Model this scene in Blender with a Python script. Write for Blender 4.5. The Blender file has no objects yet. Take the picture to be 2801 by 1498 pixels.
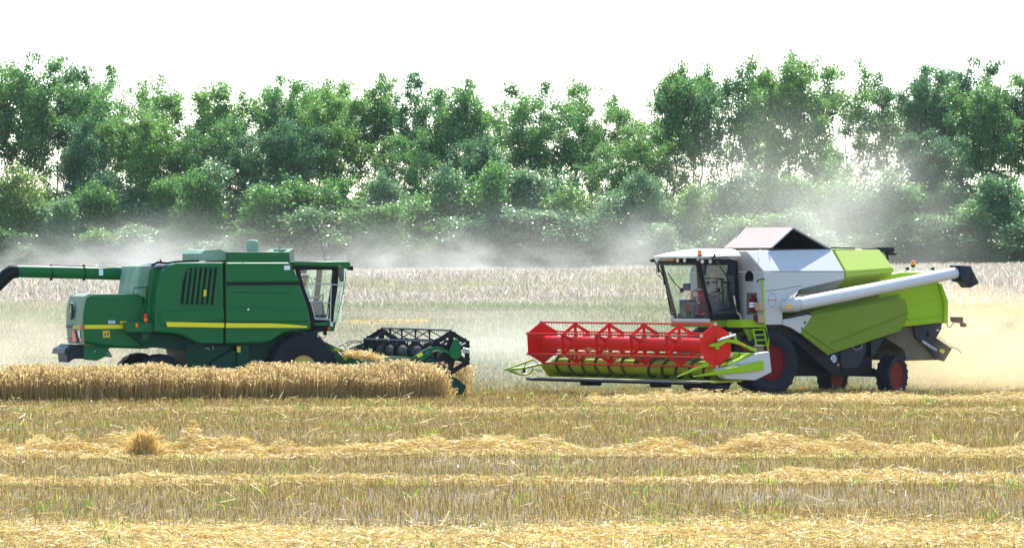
import bpy, bmesh, math, random
import numpy as np
from mathutils import Vector, Matrix

# ------------------------------------------------------------------ camera, sky, sun, exposure
SC = bpy.context.scene
COL = SC.collection
FPX, CX, CY = 14842.0, 1400.5, 749.0          # focal length and centre of the long lens, in photo pixels
CAM_H = 3.35
cam_data = bpy.data.cameras.new("camera")
cam_data.sensor_width = 36.0
cam_data.lens = 36.0 * FPX / 2801.0
cam_data.clip_start = 1.0
cam_data.clip_end = 9000.0
cam = bpy.data.objects.new("camera", cam_data)
cam.location = (0, 0, CAM_H)
cam.rotation_euler = (math.radians(90), 0, 0)
COL.objects.link(cam)
SC.camera = cam

SUN_EL, SUN_AZ = math.radians(49), math.radians(15)      # azimuth from +Y (away from camera) towards +X
world = bpy.data.worlds.new("World")
SC.world = world
world.use_nodes = True
wn = world.node_tree
wn.nodes.clear()
w_out = wn.nodes.new("ShaderNodeOutputWorld")
w_bg = wn.nodes.new("ShaderNodeBackground")
w_sky = wn.nodes.new("ShaderNodeTexSky")
w_sky.sky_type = 'NISHITA'
w_sky.sun_disc = False
w_sky.sun_elevation = SUN_EL
w_sky.sun_rotation = SUN_AZ
w_sky.air_density = 1.0
w_sky.dust_density = 0.15
w_sky.ozone_density = 3.0
w_bg.inputs[1].default_value = 0.15
wn.links.new(w_sky.outputs[0], w_bg.inputs[0])
wn.links.new(w_bg.outputs[0], w_out.inputs[0])

sun_data = bpy.data.lights.new("sun", 'SUN')
sun_data.energy = 4.2
sun_data.angle = math.radians(0.53)
sun_data.color = (1.0, 0.95, 0.86)
sun = bpy.data.objects.new("sun", sun_data)
sdir = Vector((math.cos(SUN_EL) * math.sin(SUN_AZ), math.cos(SUN_EL) * math.cos(SUN_AZ), math.sin(SUN_EL)))
sun.rotation_euler = sdir.to_track_quat('Z', 'Y').to_euler()
sun.location = sdir * 500
COL.objects.link(sun)

SC.view_settings.view_transform = 'Standard'
SC.view_settings.look = 'None'
SC.view_settings.gamma = 1.0
SC.view_settings.exposure = 1.44
SC.view_settings.use_curve_mapping = False
SC.render.engine = 'CYCLES'
SC.cycles.max_bounces = 10
SC.cycles.transparent_max_bounces = 24
SC.cycles.volume_bounces = 1
SC.cycles.caustics_reflective = False
SC.cycles.caustics_refractive = False

# ------------------------------------------------------------------ helpers
CROPS = {'a': (0, 600, 2.7557), 'b': (600, 600, 2.7556), 'c': (1380, 580, 2.65), 'd': (2050, 580, 2.6498),
         'A': (160, 780, 5.99), 'B': (780, 680, 4.3045), 'C': (960, 880, 6.891), 'D': (1770, 660, 5.74),
         'E': (1850, 860, 6.263), 'G': (2020, 640, 6.264), 'H': (2230, 880, 5.481), 'I': (1370, 860, 6.2636),
         'J': (500, 650, 3.828), 'K': (2400, 680, 4.920), 's': (0, 0, 1.0)}


class Rig:
    """Local frame of a machine: X forward, Y to its left, Z up. Turns measured sight lines into local metres."""
    def __init__(self, ox, oy, heading):
        a = math.radians(heading)
        self.O = (ox, oy)
        self.d = (math.cos(a), math.sin(a))
        self.n = (-math.sin(a), math.cos(a))
        self.h = a

    def _ray(self, c, x, y):
        ox, oy, s = CROPS[c]
        return ((ox + x / s - CX) / FPX, -(oy + y / s - CY) / FPX)

    def _loc(self, t, cu, cv):
        dx, dy = t * cu - self.O[0], t - self.O[1]
        return (dx * self.d[0] + dy * self.d[1], dx * self.n[0] + dy * self.n[1], CAM_H + t * cv)

    def p(self, c, x, y, ly):
        cu, cv = self._ray(c, x, y)
        t = (ly + self.O[0] * self.n[0] + self.O[1] * self.n[1]) / (cu * self.n[0] + self.n[1])
        return self._loc(t, cu, cv)

    def q(self, c, x, y, lx):
        cu, cv = self._ray(c, x, y)
        t = (lx + self.O[0] * self.d[0] + self.O[1] * self.d[1]) / (cu * self.d[0] + self.d[1])
        return self._loc(t, cu, cv)

    def prof(self, c, pts, ly):
        return [(v[0], v[2]) for v in (self.p(c, x, y, ly) for x, y in pts)]

    def pts(self, c, pts, ly):
        return [self.p(c, x, y, ly) for x, y in pts]


class MB:
    def __init__(self):
        self.v, self.f = [], []

    def add(self, vs, fs):
        o = len(self.v)
        self.v += [tuple(q) for q in vs]
        self.f += [tuple(i + o for i in f) for f in fs]
        return self

    def prism(self, prof, y0, y1):
        n = len(prof)
        vs = [(x, y0, z) for x, z in prof] + [(x, y1, z) for x, z in prof]
        fs = [tuple(range(n)), tuple(range(2 * n - 1, n - 1, -1))]
        fs += [(i, (i + 1) % n, n + (i + 1) % n, n + i) for i in range(n)]
        return self.add(vs, fs)

    def plate(self, pts, off):
        """closed plate between polygon pts and the same polygon moved by off"""
        n = len(pts)
        vs = list(pts) + [tuple(a + b for a, b in zip(q, off)) for q in pts]
        fs = [tuple(range(n)), tuple(range(2 * n - 1, n - 1, -1))]
        fs += [(i, (i + 1) % n, n + (i + 1) % n, n + i) for i in range(n)]
        return self.add(vs, fs)

    def loft(self, rings, close=True):
        n = len(rings[0])
        vs = [q for r in rings for q in r]
        fs = []
        for k in range(len(rings) - 1):
            for i in range(n):
                fs.append((k * n + i, k * n + (i + 1) % n, (k + 1) * n + (i + 1) % n, (k + 1) * n + i))
        if close:
            fs.append(tuple(range(n)))
            fs.append(tuple(range(len(rings) * n - 1, (len(rings) - 1) * n - 1, -1)))
        return self.add(vs, fs)

    def box(self, c, s):
        x, y, z = c
        a, b, h = s[0] / 2, s[1] / 2, s[2] / 2
        vs = [(x + i * a, y + j * b, z + k * h) for k in (-1, 1) for i, j in ((-1, -1), (1, -1), (1, 1), (-1, 1))]
        return self.add(vs, [(3, 2, 1, 0), (4, 5, 6, 7), (0, 1, 5, 4), (1, 2, 6, 5), (2, 3, 7, 6), (3, 0, 4, 7)])

    def tube(self, path, r, n=10, flat=1.0):
        P = [Vector(q) for q in path]
        rs = r if isinstance(r, (list, tuple)) else [r] * len(P)
        rings = []
        up = Vector((0, 0, 1))
        for i, q in enumerate(P):
            t = (P[min(i + 1, len(P) - 1)] - P[max(i - 1, 0)]).normalized()
            ref = up if abs(t.dot(up)) < 0.95 else Vector((1, 0, 0))
            u = t.cross(ref).normalized()
            w = u.cross(t).normalized()
            rings.append([tuple(q + (u * math.cos(a) + w * math.sin(a) * flat) * rs[i])
                          for a in (2 * math.pi * k / n for k in range(n))])
        return self.loft(rings)

    def lathe_y(self, prof, c, n=28):
        """prof: (radius, y) pairs turned about the Y axis through c, closed loop of rings"""
        rings = [[(c[0] + r * math.cos(a), c[1] + y, c[2] + r * math.sin(a)) for a in
                  (2 * math.pi * k / n for k in range(n))] for r, y in prof]
        return self.loft(rings, close=True)

    def lathe_z(self, prof, c, n=20):
        rings = [[(c[0] + r * math.cos(a), c[1] + r * math.sin(a), c[2] + z) for a in
                  (2 * math.pi * k / n for k in range(n))] for r, z in prof]
        return self.loft(rings, close=True)

    def rot_z(self, c, ang):
        ca, sa = math.cos(ang), math.sin(ang)
        self.v = [(c[0] + (x - c[0]) * ca - (y - c[1]) * sa, c[1] + (x - c[0]) * sa + (y - c[1]) * ca, z) for x, y, z in self.v]
        return self

    def build(self, name, mat, parent=None, bevel=0.0, smooth=32, fix=True, seg=2):
        me = bpy.data.meshes.new(name)
        me.from_pydata(self.v, [], self.f)
        if fix:
            bm = bmesh.new()
            bm.from_mesh(me)
            bmesh.ops.recalc_face_normals(bm, faces=bm.faces)
            bm.to_mesh(me)
            bm.free()
        for p in me.polygons:
            p.use_smooth = True
        me.set_sharp_from_angle(angle=math.radians(smooth))
        me.materials.append(mat)
        o = bpy.data.objects.new(name, me)
        COL.objects.link(o)
        if parent is not None:
            o.parent = parent
        if bevel:
            b = o.modifiers.new("edge", 'BEVEL')
            b.width = bevel
            b.segments = seg
            b.limit_method = 'ANGLE'
            b.angle_limit = math.radians(28)
            b.harden_normals = True
        return o


def tag(o, label=None, cat=None, group=None, kind=None):
    if label: o["label"] = label
    if cat: o["category"] = cat
    if group: o["group"] = group
    if kind: o["kind"] = kind
    return o


def empty(name, loc, rz=0.0):
    o = bpy.data.objects.new(name, None)
    o.location = loc
    o.rotation_euler = (0, 0, rz)
    o.empty_display_size = 0.5
    COL.objects.link(o)
    return o


def np_mesh(name, verts, nper, mat, parent=None):
    """many loose polygons with nper corners each; verts is an (n*nper, 3) array"""
    verts = np.ascontiguousarray(verts, dtype=np.float32)
    nv = len(verts)
    nf = nv // nper
    me = bpy.data.meshes.new(name)
    me.vertices.add(nv)
    me.vertices.foreach_set("co", verts.ravel())
    me.loops.add(nv)
    me.loops.foreach_set("vertex_index", np.arange(nv, dtype=np.int32))
    me.polygons.add(nf)
    me.polygons.foreach_set("loop_start", np.arange(0, nv, nper, dtype=np.int32))
    me.update(calc_edges=True)
    me.materials.append(mat)
    o = bpy.data.objects.new(name, me)
    COL.objects.link(o)
    if parent is not None:
        o.parent = parent
    return o


# ------------------------------------------------------------------ materials
def nodes_of(name):
    m = bpy.data.materials.new(name)
    m.use_nodes = True
    nt = m.node_tree
    b = nt.nodes["Principled BSDF"]
    return m, nt, b


def simple(name, col, rough=0.5, metal=0.0, spec=0.5):
    m, nt, b = nodes_of(name)
    b.inputs["Base Color"].default_value = (*col, 1)
    b.inputs["Roughness"].default_value = rough
    b.inputs["Metallic"].default_value = metal
    b.inputs["Specular IOR Level"].default_value = spec
    return m


def dusty(name, col, rough=0.4, dust=0.3, dcol=(0.42, 0.36, 0.26), scale=1.6, coat=0.0, fine=0.12, spec=0.14):
    """paint under an uneven film of harvest dust, with small scuffs"""
    m, nt, b = nodes_of(name)
    N, L = nt.nodes, nt.links
    tc = N.new("ShaderNodeTexCoord")
    n1 = N.new("ShaderNodeTexNoise"); n1.inputs["Scale"].default_value = scale; n1.inputs["Detail"].default_value = 7
    n1.inputs["Roughness"].default_value = 0.62
    n2 = N.new("ShaderNodeTexNoise"); n2.inputs["Scale"].default_value = 38; n2.inputs["Detail"].default_value = 4
    L.new(tc.outputs["Object"], n1.inputs["Vector"]); L.new(tc.outputs["Object"], n2.inputs["Vector"])
    mr = N.new("ShaderNodeMapRange")
    mr.inputs[1].default_value = 0.32; mr.inputs[2].default_value = 0.75
    mr.inputs[3].default_value = dust * 0.25; mr.inputs[4].default_value = min(1.0, dust * 1.5)
    L.new(n1.outputs["Fac"], mr.inputs[0])
    ad = N.new("ShaderNodeMath"); ad.operation = 'MULTIPLY_ADD'
    ad.inputs[1].default_value = fine
    ad.inputs[2].default_value = -fine * 0.5
    L.new(n2.outputs["Fac"], ad.inputs[0])
    sm = N.new("ShaderNodeMath"); sm.operation = 'ADD'; sm.use_clamp = True
    L.new(mr.outputs[0], sm.inputs[0]); L.new(ad.outputs[0], sm.inputs[1])
    mx = N.new("ShaderNodeMix"); mx.data_type = 'RGBA'
    mx.inputs[6].default_value = (*col, 1); mx.inputs[7].default_value = (*dcol, 1)
    L.new(sm.outputs[0], mx.inputs[0])
    L.new(mx.outputs[2], b.inputs["Base Color"])
    rr = N.new("ShaderNodeMapRange"); rr.inputs[3].default_value = rough; rr.inputs[4].default_value = min(1, rough + 0.5)
    L.new(sm.outputs[0], rr.inputs[0]); L.new(rr.outputs[0], b.inputs["Roughness"])
    b.inputs["Coat Weight"].default_value = coat * .06
    b.inputs["Specular IOR Level"].default_value = spec
    b.inputs["Coat Roughness"].default_value = 0.15
    return m


def glass(name, tint, refl=0.12):
    m = bpy.data.materials.new(name)
    m.use_nodes = True
    nt = m.node_tree
    nt.nodes.clear()
    N, L = nt.nodes, nt.links
    out = N.new("ShaderNodeOutputMaterial")
    tr = N.new("ShaderNodeBsdfTransparent"); tr.inputs[0].default_value = (*tint, 1)
    gl = N.new("ShaderNodeBsdfGlossy"); gl.inputs["Roughness"].default_value = 0.03
    gl.inputs["Color"].default_value = (0.9, 0.95, 1, 1)
    df = N.new("ShaderNodeBsdfDiffuse"); df.inputs["Color"].default_value = (0.5, 0.55, 0.5, 1)
    ge = N.new("ShaderNodeNewGeometry")
    dt = N.new("ShaderNodeVectorMath"); dt.operation = 'DOT_PRODUCT'
    L.new(ge.outputs["Incoming"], dt.inputs[0]); L.new(ge.outputs["Normal"], dt.inputs[1])
    ab = N.new("ShaderNodeMath"); ab.operation = 'ABSOLUTE'; L.new(dt.outputs["Value"], ab.inputs[0])
    om = N.new("ShaderNodeMath"); om.operation = 'SUBTRACT'; om.inputs[0].default_value = 1.0; L.new(ab.outputs[0], om.inputs[1])
    pw = N.new("ShaderNodeMath"); pw.operation = 'POWER'; pw.inputs[1].default_value = 5.0; L.new(om.outputs[0], pw.inputs[0])
    fr = N.new("ShaderNodeMath"); fr.operation = 'MULTIPLY_ADD'; fr.inputs[1].default_value = .8; fr.inputs[2].default_value = .05
    L.new(pw.outputs[0], fr.inputs[0])
    mx = N.new("ShaderNodeMixShader")
    ds = N.new("ShaderNodeMixShader"); ds.inputs[0].default_value = 0.06          # dust on the pane
    L.new(tr.outputs[0], ds.inputs[1]); L.new(df.outputs[0], ds.inputs[2])
    L.new(fr.outputs[0], mx.inputs[0]); L.new(ds.outputs[0], mx.inputs[1]); L.new(gl.outputs[0], mx.inputs[2])
    L.new(mx.outputs[0], out.inputs[0])
    return m


def stalks(name, cols, trans=0.3, rough=0.6, patch=None, patch_scale=0.3, patch_amt=0.5, spec=0.3):
    """thin plant matter: every stalk or leaf draws its own colour; partly see-through to light"""
    m = bpy.data.materials.new(name)
    m.use_nodes = True
    nt = m.node_tree
    nt.nodes.clear()
    N, L = nt.nodes, nt.links
    out = N.new("ShaderNodeOutputMaterial")
    geo = N.new("ShaderNodeNewGeometry")
    cr = N.new("ShaderNodeValToRGB")
    el = cr.color_ramp.elements
    for i, c in enumerate(cols):
        e = el[i] if i < 2 else el.new(i / (len(cols) - 1))
        e.position = i / (len(cols) - 1)
        e.color = (*c, 1)
    L.new(geo.outputs["Random Per Island"], cr.inputs[0])
    col = cr.outputs[0]
    if patch is not None:
        tc = N.new("ShaderNodeTexCoord")
        nz = N.new("ShaderNodeTexNoise"); nz.inputs["Scale"].default_value = patch_scale; nz.inputs["Detail"].default_value = 4
        L.new(tc.outputs["Object"], nz.inputs["Vector"])
        mr = N.new("ShaderNodeMapRange"); mr.inputs[1].default_value = 0.42; mr.inputs[2].default_value = 0.66
        mr.inputs[4].default_value = patch_amt
        L.new(nz.outputs["Fac"], mr.inputs[0])
        mx = N.new("ShaderNodeMix"); mx.data_type = 'RGBA'
        mx.inputs[7].default_value = (*patch, 1)
        L.new(mr.outputs[0], mx.inputs[0]); L.new(col, mx.inputs[6])
        col = mx.outputs[2]
    b = N.new("ShaderNodeBsdfPrincipled")
    b.inputs["Roughness"].default_value = rough
    b.inputs["Specular IOR Level"].default_value = spec
    t = N.new("ShaderNodeBsdfTranslucent")
    ms = N.new("ShaderNodeMixShader"); ms.inputs[0].default_value = trans
    L.new(col, b.inputs["Base Color"]); L.new(col, t.inputs[0])
    L.new(b.outputs[0], ms.inputs[1]); L.new(t.outputs[0], ms.inputs[2]); L.new(ms.outputs[0], out.inputs[0])
    return m


M = {}
M['white'] = dusty('white_paint', (0.47, 0.48, 0.475), 0.38, 0.2, coat=0.2)
M['tube_white'] = dusty('white_tube_paint', (0.56, 0.565, 0.56), 0.35, 0.15, coat=0.2)
M['flap'] = dusty('tent_flap', (0.56, 0.45, 0.37), 0.6, 0.35, dcol=(0.46, 0.34, 0.27))
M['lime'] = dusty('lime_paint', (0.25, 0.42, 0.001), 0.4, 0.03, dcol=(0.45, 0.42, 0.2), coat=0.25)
M['lime_dusty'] = dusty('dust_filmed_lime', (0.27, 0.42, 0.006), 0.45, 0.35, dcol=(0.38, 0.40, 0.13))
M['olive'] = dusty('shaded_dusty_lime', (0.13, 0.20, 0.004), 0.5, 0.10, dcol=(0.36, 0.36, 0.15), coat=0.15)  # same lime paint set darker for the shaded lower side, lightly dusted
M['trough'] = dusty('worn_olive_steel', (0.24, 0.30, 0.004), 0.45, 0.15, dcol=(0.42, 0.42, 0.06))
M['flight'] = dusty('shadow_dark_flight', (0.05, 0.06, 0.006), 0.5, 0.2, dcol=(0.14, 0.14, 0.04))  # flights coloured dark to stand for the shadow gaps along the auger
M['red'] = dusty('red_paint', (0.62, 0.009, 0.003), 0.4, 0.03, dcol=(0.5, 0.08, 0.03), coat=0.0, fine=.05, spec=.12)
M['rim_red'] = dusty('rim_red', (0.14, 0.0008, 0.003), 0.45, 0.03, dcol=(0.15, 0.015, 0.015), spec=.08, fine=.04)
M['tyre'] = dusty('tyre_rubber', (0.004, 0.005, 0.010), 0.65, 0.025, dcol=(0.09, 0.09, 0.09), spec=.22)
M['black'] = dusty('black_steel', (0.004, 0.005, 0.008), 0.5, 0.02, dcol=(0.08, 0.075, 0.065), fine=.04, spec=.15)
M['grey'] = dusty('dark_grey_steel', (0.012, 0.017, 0.026), 0.5, 0.03, dcol=(0.12, 0.11, 0.10), spec=.2)
M['brown'] = dusty('dusted_steel', (0.06, 0.055, 0.05), 0.7, 0.55, dcol=(0.22, 0.18, 0.12))
M['silver'] = dusty('worn_knife_steel', (0.26, 0.26, 0.22), 0.5, 0.4)
M['green'] = dusty('deep_green_paint', (0.001, 0.112, 0.025), 0.36, 0.012, dcol=(0.12, 0.20, 0.12), coat=0.2, fine=0.03, spec=.16)
M['green_dk'] = dusty('deep_green_steel', (0.001, 0.042, 0.022), 0.5, 0.02, dcol=(0.08, 0.11, 0.07), spec=.12, fine=.04)
M['green_mid'] = dusty('mid_pale_green', (0.10, 0.24, 0.13), 0.6, 0.4, dcol=(0.42, 0.46, 0.36))  # lighter green, mottled towards a pale grey-green
M['green_pale'] = dusty('dust_and_sun_pale_green', (0.20, 0.29, 0.19), 0.7, 0.4, dcol=(0.36, 0.38, 0.29))  # dusty panels; also paints sunlight onto tops and one front face
M['yellow'] = dusty('yellow_decal', (0.80, 0.66, 0.01), 0.4, 0.05)
M['yellow_rim'] = dusty('yellow_rim', (0.55, 0.36, 0.01), 0.45, 0.35)
M['sticker'] = dusty('yellow_sticker', (0.72, 0.55, 0.03), 0.5, 0.25, scale=30, dcol=(0.2, 0.16, 0.05))
M['orange_st'] = dusty('orange_sticker', (0.80, 0.38, 0.01), 0.5, 0.1, scale=20, dcol=(0.3, 0.1, 0.02))
M['orange'] = simple('amber_lens', (0.95, 0.20, 0.01), 0.15)
M['redlens'] = simple('red_lens', (0.75, 0.04, 0.02), 0.2)
M['smv'] = simple('orange_red_triangle', (0.80, 0.10, 0.05), 0.5)
M['decal_white'] = simple('white_decal', (0.72, 0.72, 0.76), 0.5)
M['decal_blue'] = simple('blue_decal', (0.16, 0.20, 0.38), 0.5)
M['decal_red'] = simple('red_decal', (0.5, 0.06, 0.06), 0.5)
M['ink'] = simple('black_ink', (0.01, 0.01, 0.01), 0.5)
M['lampglass'] = simple('lamp_glass', (0.6, 0.58, 0.5), 0.12)
M['rail'] = simple('galvanised_rail', (0.42, 0.46, 0.44), 0.4, 0.2)
M['cloth'] = simple('dark_seat_cloth', (0.035, 0.05, 0.12), 0.85)
M['interior'] = simple('cab_trim', (0.035, 0.055, 0.13), 0.7)
M['interior_red'] = simple('red_toolbox', (0.07, 0.006, 0.006), 0.5)
M['leather'] = simple('tan_bag', (0.40, 0.27, 0.15), 0.8)
M['glass_green'] = glass('green_tinted_glass', (0.84, 0.95, 0.89))
M['glass_blue'] = glass('blue_tinted_glass', (0.52, 0.66, 0.80))
M['skin'] = simple('skin', (0.42, 0.24, 0.16), 0.6)
M['shirt'] = simple('pale_shirt', (0.60, 0.64, 0.62), 0.8)
M['darkcloth'] = simple('dark_clothing', (0.03, 0.04, 0.07), 0.85)
M['cap'] = simple('navy_cap', (0.012, 0.02, 0.07), 0.8)
# ------------------------------------------------------------------ terrain
def smooth(a, b, x):
    t = np.clip((x - a) / (b - a), 0, 1)
    return t * t * (3 - 2 * t)


ZD = np.array([-500, 0, 150, 158, 175, 205, 230, 260, 300, 345, 390, 430, 700, 6000.0])
ZZ = np.array([0, 0, 0, 0.06, 0.55, 1.45, 2.02, 2.35, 2.60, 2.80, 2.95, 3.05, 3.1, 3.1])


def ground_z(x, y):
    x = np.asarray(x, float)
    y = np.asarray(y, float)
    z = np.interp(y, ZD, ZZ)
    z = z + 0.011 * np.clip(x, -60, 60) * smooth(220, 390, y)
    z = z + 0.035 * np.sin(x * 0.55 + y * 0.21) * np.sin(y * 0.33 - x * 0.12)
    return z


def build_ground():
    ys = np.concatenate([np.arange(-60, 55, 6.0), np.arange(55, 160, 1.0), np.arange(160, 440, 4.0),
                         np.array([450, 480, 520, 600, 750, 1000, 1500, 2500, 4500.0])])
    xs = np.concatenate([np.array([-3000, -1500, -700, -350, -200, -120]), np.arange(-80, -30, 5.0), np.arange(-30, 30, 1.0),
                         np.arange(30, 81, 5.0), np.array([120, 200, 350, 700, 1500, 3000.0])])
    X, Y = np.meshgrid(xs, ys)
    Z = ground_z(X, Y)
    vs = np.stack([X.ravel(), Y.ravel(), Z.ravel()], 1)
    nx, ny = len(xs), len(ys)
    fs = [(j * nx + i, j * nx + i + 1, (j + 1) * nx + i + 1, (j + 1) * nx + i) for j in range(ny - 1) for i in range(nx - 1)]
    m, nt, b = nodes_of('field_soil')
    N, L = nt.nodes, nt.links
    tc = N.new("ShaderNodeTexCoord")
    n1 = N.new("ShaderNodeTexNoise"); n1.inputs["Scale"].default_value = 0.6; n1.inputs["Detail"].default_value = 8
    n2 = N.new("ShaderNodeTexNoise"); n2.inputs["Scale"].default_value = 25; n2.inputs["Detail"].default_value = 5
    L.new(tc.outputs["Object"], n1.inputs["Vector"]); L.new(tc.outputs["Object"], n2.inputs["Vector"])
    cr = N.new("ShaderNodeValToRGB")
    cr.color_ramp.elements[0].position = 0.3; cr.color_ramp.elements[0].color = (0.075, 0.052, 0.025, 1)
    cr.color_ramp.elements[1].position = 0.7; cr.color_ramp.elements[1].color = (0.17, 0.125, 0.06, 1)
    mx = N.new("ShaderNodeMath"); mx.operation = 'MULTIPLY_ADD'; mx.inputs[1].default_value = 0.5
    L.new(n1.outputs["Fac"], mx.inputs[0])
    hf = N.new("ShaderNodeMath"); hf.operation = 'MULTIPLY'; hf.inputs[1].default_value = 0.5
    L.new(n2.outputs["Fac"], hf.inputs[0]); L.new(hf.outputs[0], mx.inputs[2])
    L.new(mx.outputs[0], cr.inputs[0]); L.new(cr.outputs[0], b.inputs["Base Color"])
    b.inputs["Roughness"].default_value = 0.9
    mb = MB()
    mb.v = [tuple(q) for q in vs]
    mb.f = fs
    o = mb.build('ground', m, fix=False, smooth=180)
    tag(o, 'dry brown soil of the harvested field under stubble', 'field', kind='structure')


build_ground()
rng = np.random.default_rng(7)


def pick(n, y0, y1, margin=1.28, pw=1.0):
    """n random ground points between two distances, inside the widened view"""
    u = rng.random(n)
    y = np.sqrt(y0 ** 2 + (y1 ** 2 - y0 ** 2) * u) if pw == 1 else y0 + (y1 - y0) * u ** pw
    x = (rng.random(n) * 2 - 1) * y * 0.0944 * margin
    return x, y


def blades(x, y, z, h, w, lean, az=None, faceaz=None):
    """thin upright triangles with a cut tip (quads)"""
    n = len(x)
    az = rng.random(n) * 2 * np.pi if az is None else az
    fa = (rng.random(n) - 0.5) * 2.4 if faceaz is None else faceaz
    tx, ty = np.cos(az) * lean * h, np.sin(az) * lean * h
    ux, uy = np.cos(fa) * w / 2, np.sin(fa) * w / 2
    b = np.stack([x, y, z], 1)
    t = b + np.stack([tx, ty, h], 1)
    s = np.stack([ux, uy, np.zeros(n)], 1)
    return np.stack([b - s, b + s, t + s * 0.6, t - s * 0.6], 1).reshape(-1, 3)


def vnoise(x, y, sx, sy, seed):
    """cheap value noise, 0..1"""
    r = np.random.default_rng(seed)
    G = r.random((257, 257))
    a, b = x / sx + 1000.3, y / sy + 1000.7
    i, j = np.floor(a).astype(int), np.floor(b).astype(int)
    fa, fb = a - i, b - j
    fa = fa * fa * (3 - 2 * fa); fb = fb * fb * (3 - 2 * fb)
    i, j = i % 256, j % 256
    return (G[i, j] * (1 - fa) + G[i + 1, j] * fa) * (1 - fb) + (G[i, j + 1] * (1 - fa) + G[i + 1, j + 1] * fa) * fb


# --- stubble between the camera and the machines, then around and behind them
M['stubble'] = stalks('stubble_straw', [(0.12, 0.074, 0.016), (0.26, 0.168, 0.040), (0.40, 0.268, 0.070), (0.74, 0.57, 0.22)], 0.33,
                      0.55, patch=(0.21, 0.158, 0.05), patch_scale=0.35, patch_amt=0.5)
x, y = pick(580000, 56, 160, 1.75)
keep = rng.random(len(x)) < 0.45 + 0.55 * vnoise(x, y, 2.2, 1.4, 3)
x, y = x[keep], y[keep]
h = (0.07 + 0.10 * rng.random(len(x))) * (0.8 + 0.45 * vnoise(x, y, 3, 2, 5))
o = np_mesh('stubble', blades(x, y, ground_z(x, y) - 0.01, h, 0.006 + 0.004 * y / 100, np.abs(rng.normal(0, 0.32, len(x)))), 4, M['stubble'])
tag(o, 'short brown wheat stubble covering the foreground field', 'stubble', kind='stuff')

# --- lying straw
M['straw'] = stalks('loose_straw', [(0.32, 0.18, 0.04), (0.60, 0.405, 0.11), (0.74, 0.55, 0.19), (0.90, 0.77, 0.42)], 0.38, 0.45, spec=0.35)


def straws(x, y, z, ln, w, up_sd=0.22):
    n = len(x)
    az = rng.random(n) * 2 * np.pi
    el = rng.normal(0.05, up_sd, n)
    d = np.stack([np.cos(az) * np.cos(el), np.sin(az) * np.cos(el), np.sin(el)], 1)
    r = rng.normal(size=(n, 3))
    s = np.cross(d, r)
    s /= np.linalg.norm(s, axis=1)[:, None]
    c = np.stack([x, y, z], 1)
    # slightly bent: two quads sharing the middle would double the mesh, so bend is left to the pile
    a, b = c - d * ln[:, None] / 2, c + d * ln[:, None] / 2
    s = s * w[:, None] / 2
    return np.stack([a - s, a + s, b + s, b - s], 1).reshape(-1, 3)


def swath(name, label, y0, width, n, hmax, seed, xr, bias=0.0, wob=0.8, ln=(0.06, 0.26), dark=0.0):
    x = xr[0] + (xr[1] - xr[0]) * rng.random(n)
    yc = y0 + wob * (vnoise(x, x * 0, 5, 1, seed) - 0.5) * 2
    off = rng.normal(0, 0.5, n)
    y = yc + off * width
    mound = np.clip(vnoise(x, x * 0, 2.6, 1, seed + 1) * 1.1 + vnoise(x, y, .8, .5, seed + 7) * .9 - 0.62 + bias, 0.03, 1.2)
    keep = rng.random(n) < np.clip(0.22 + mound, 0, 1)
    x, y, off, mound = x[keep], y[keep], off[keep], mound[keep]
    prof = np.exp(-(off / 0.45) ** 2)
    H = 0.06 + hmax * mound * prof * (0.25 + 1.3 * vnoise(x, y, 0.32, 0.28, seed + 2) ** 1.5)
    z = ground_z(x, y) + H * rng.random(len(x)) ** 0.45 + 0.03
    L_ = ln[0] + (ln[1] - ln[0]) * rng.random(len(x)) ** 2
    w = 0.0045 + 0.0035 * y / 100 + 0.004 * rng.random(len(x))
    o = np_mesh(name, straws(x, y, z, L_, w), 4, M['straw'])
    tag(o, label, 'straw', kind='stuff')
    # stray upright stalks
    return o


swath('straw_swath', 'thick golden straw windrow crossing the middle of the stubble', 99.5, 1.8, 125000, 0.36, 21, (-16, 16), 0.12)
swath('straw_swath', 'thinner straw row nearer the camera than the thick windrow', 86.5, 1.5, 55000, 0.17, 31, (-14.5, 14.5), -0.02)
swath('straw_swath', 'loose straw litter along the bottom edge of the picture', 67.5, 4.2, 140000, 0.12, 47, (-12, 12), 0.18)
swath('straw_swath', 'straw strewn on the stubble before the white and lime combine', 141.5, 2.8, 26000, 0.22, 53, (2.0, 17), 0.2)
swath('straw_swath', 'faint straw row on the stubble below the standing wheat', 131.0, 3.0, 15000, 0.10, 59, (-15.5, 15.5), -0.05)
swath('straw_swath', 'pale straw line on the far slope behind the reel', 205.0, 2.2, 3600, 0.14, 61, (-6.4, -3.2), 0.2, wob=0.4)
x, y = pick(6000, 58, 150)
o = np_mesh('loose_straw', straws(x, y, ground_z(x, y) + 0.05 + 0.16 * rng.random(len(x)), 0.08 + 0.34 * rng.random(len(x)) ** 3,
                                  0.005 + 0.005 * y / 100, 0.55), 4, M['straw'])
tag(o, 'single bright straws scattered over the stubble', 'straw', kind='stuff')

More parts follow.
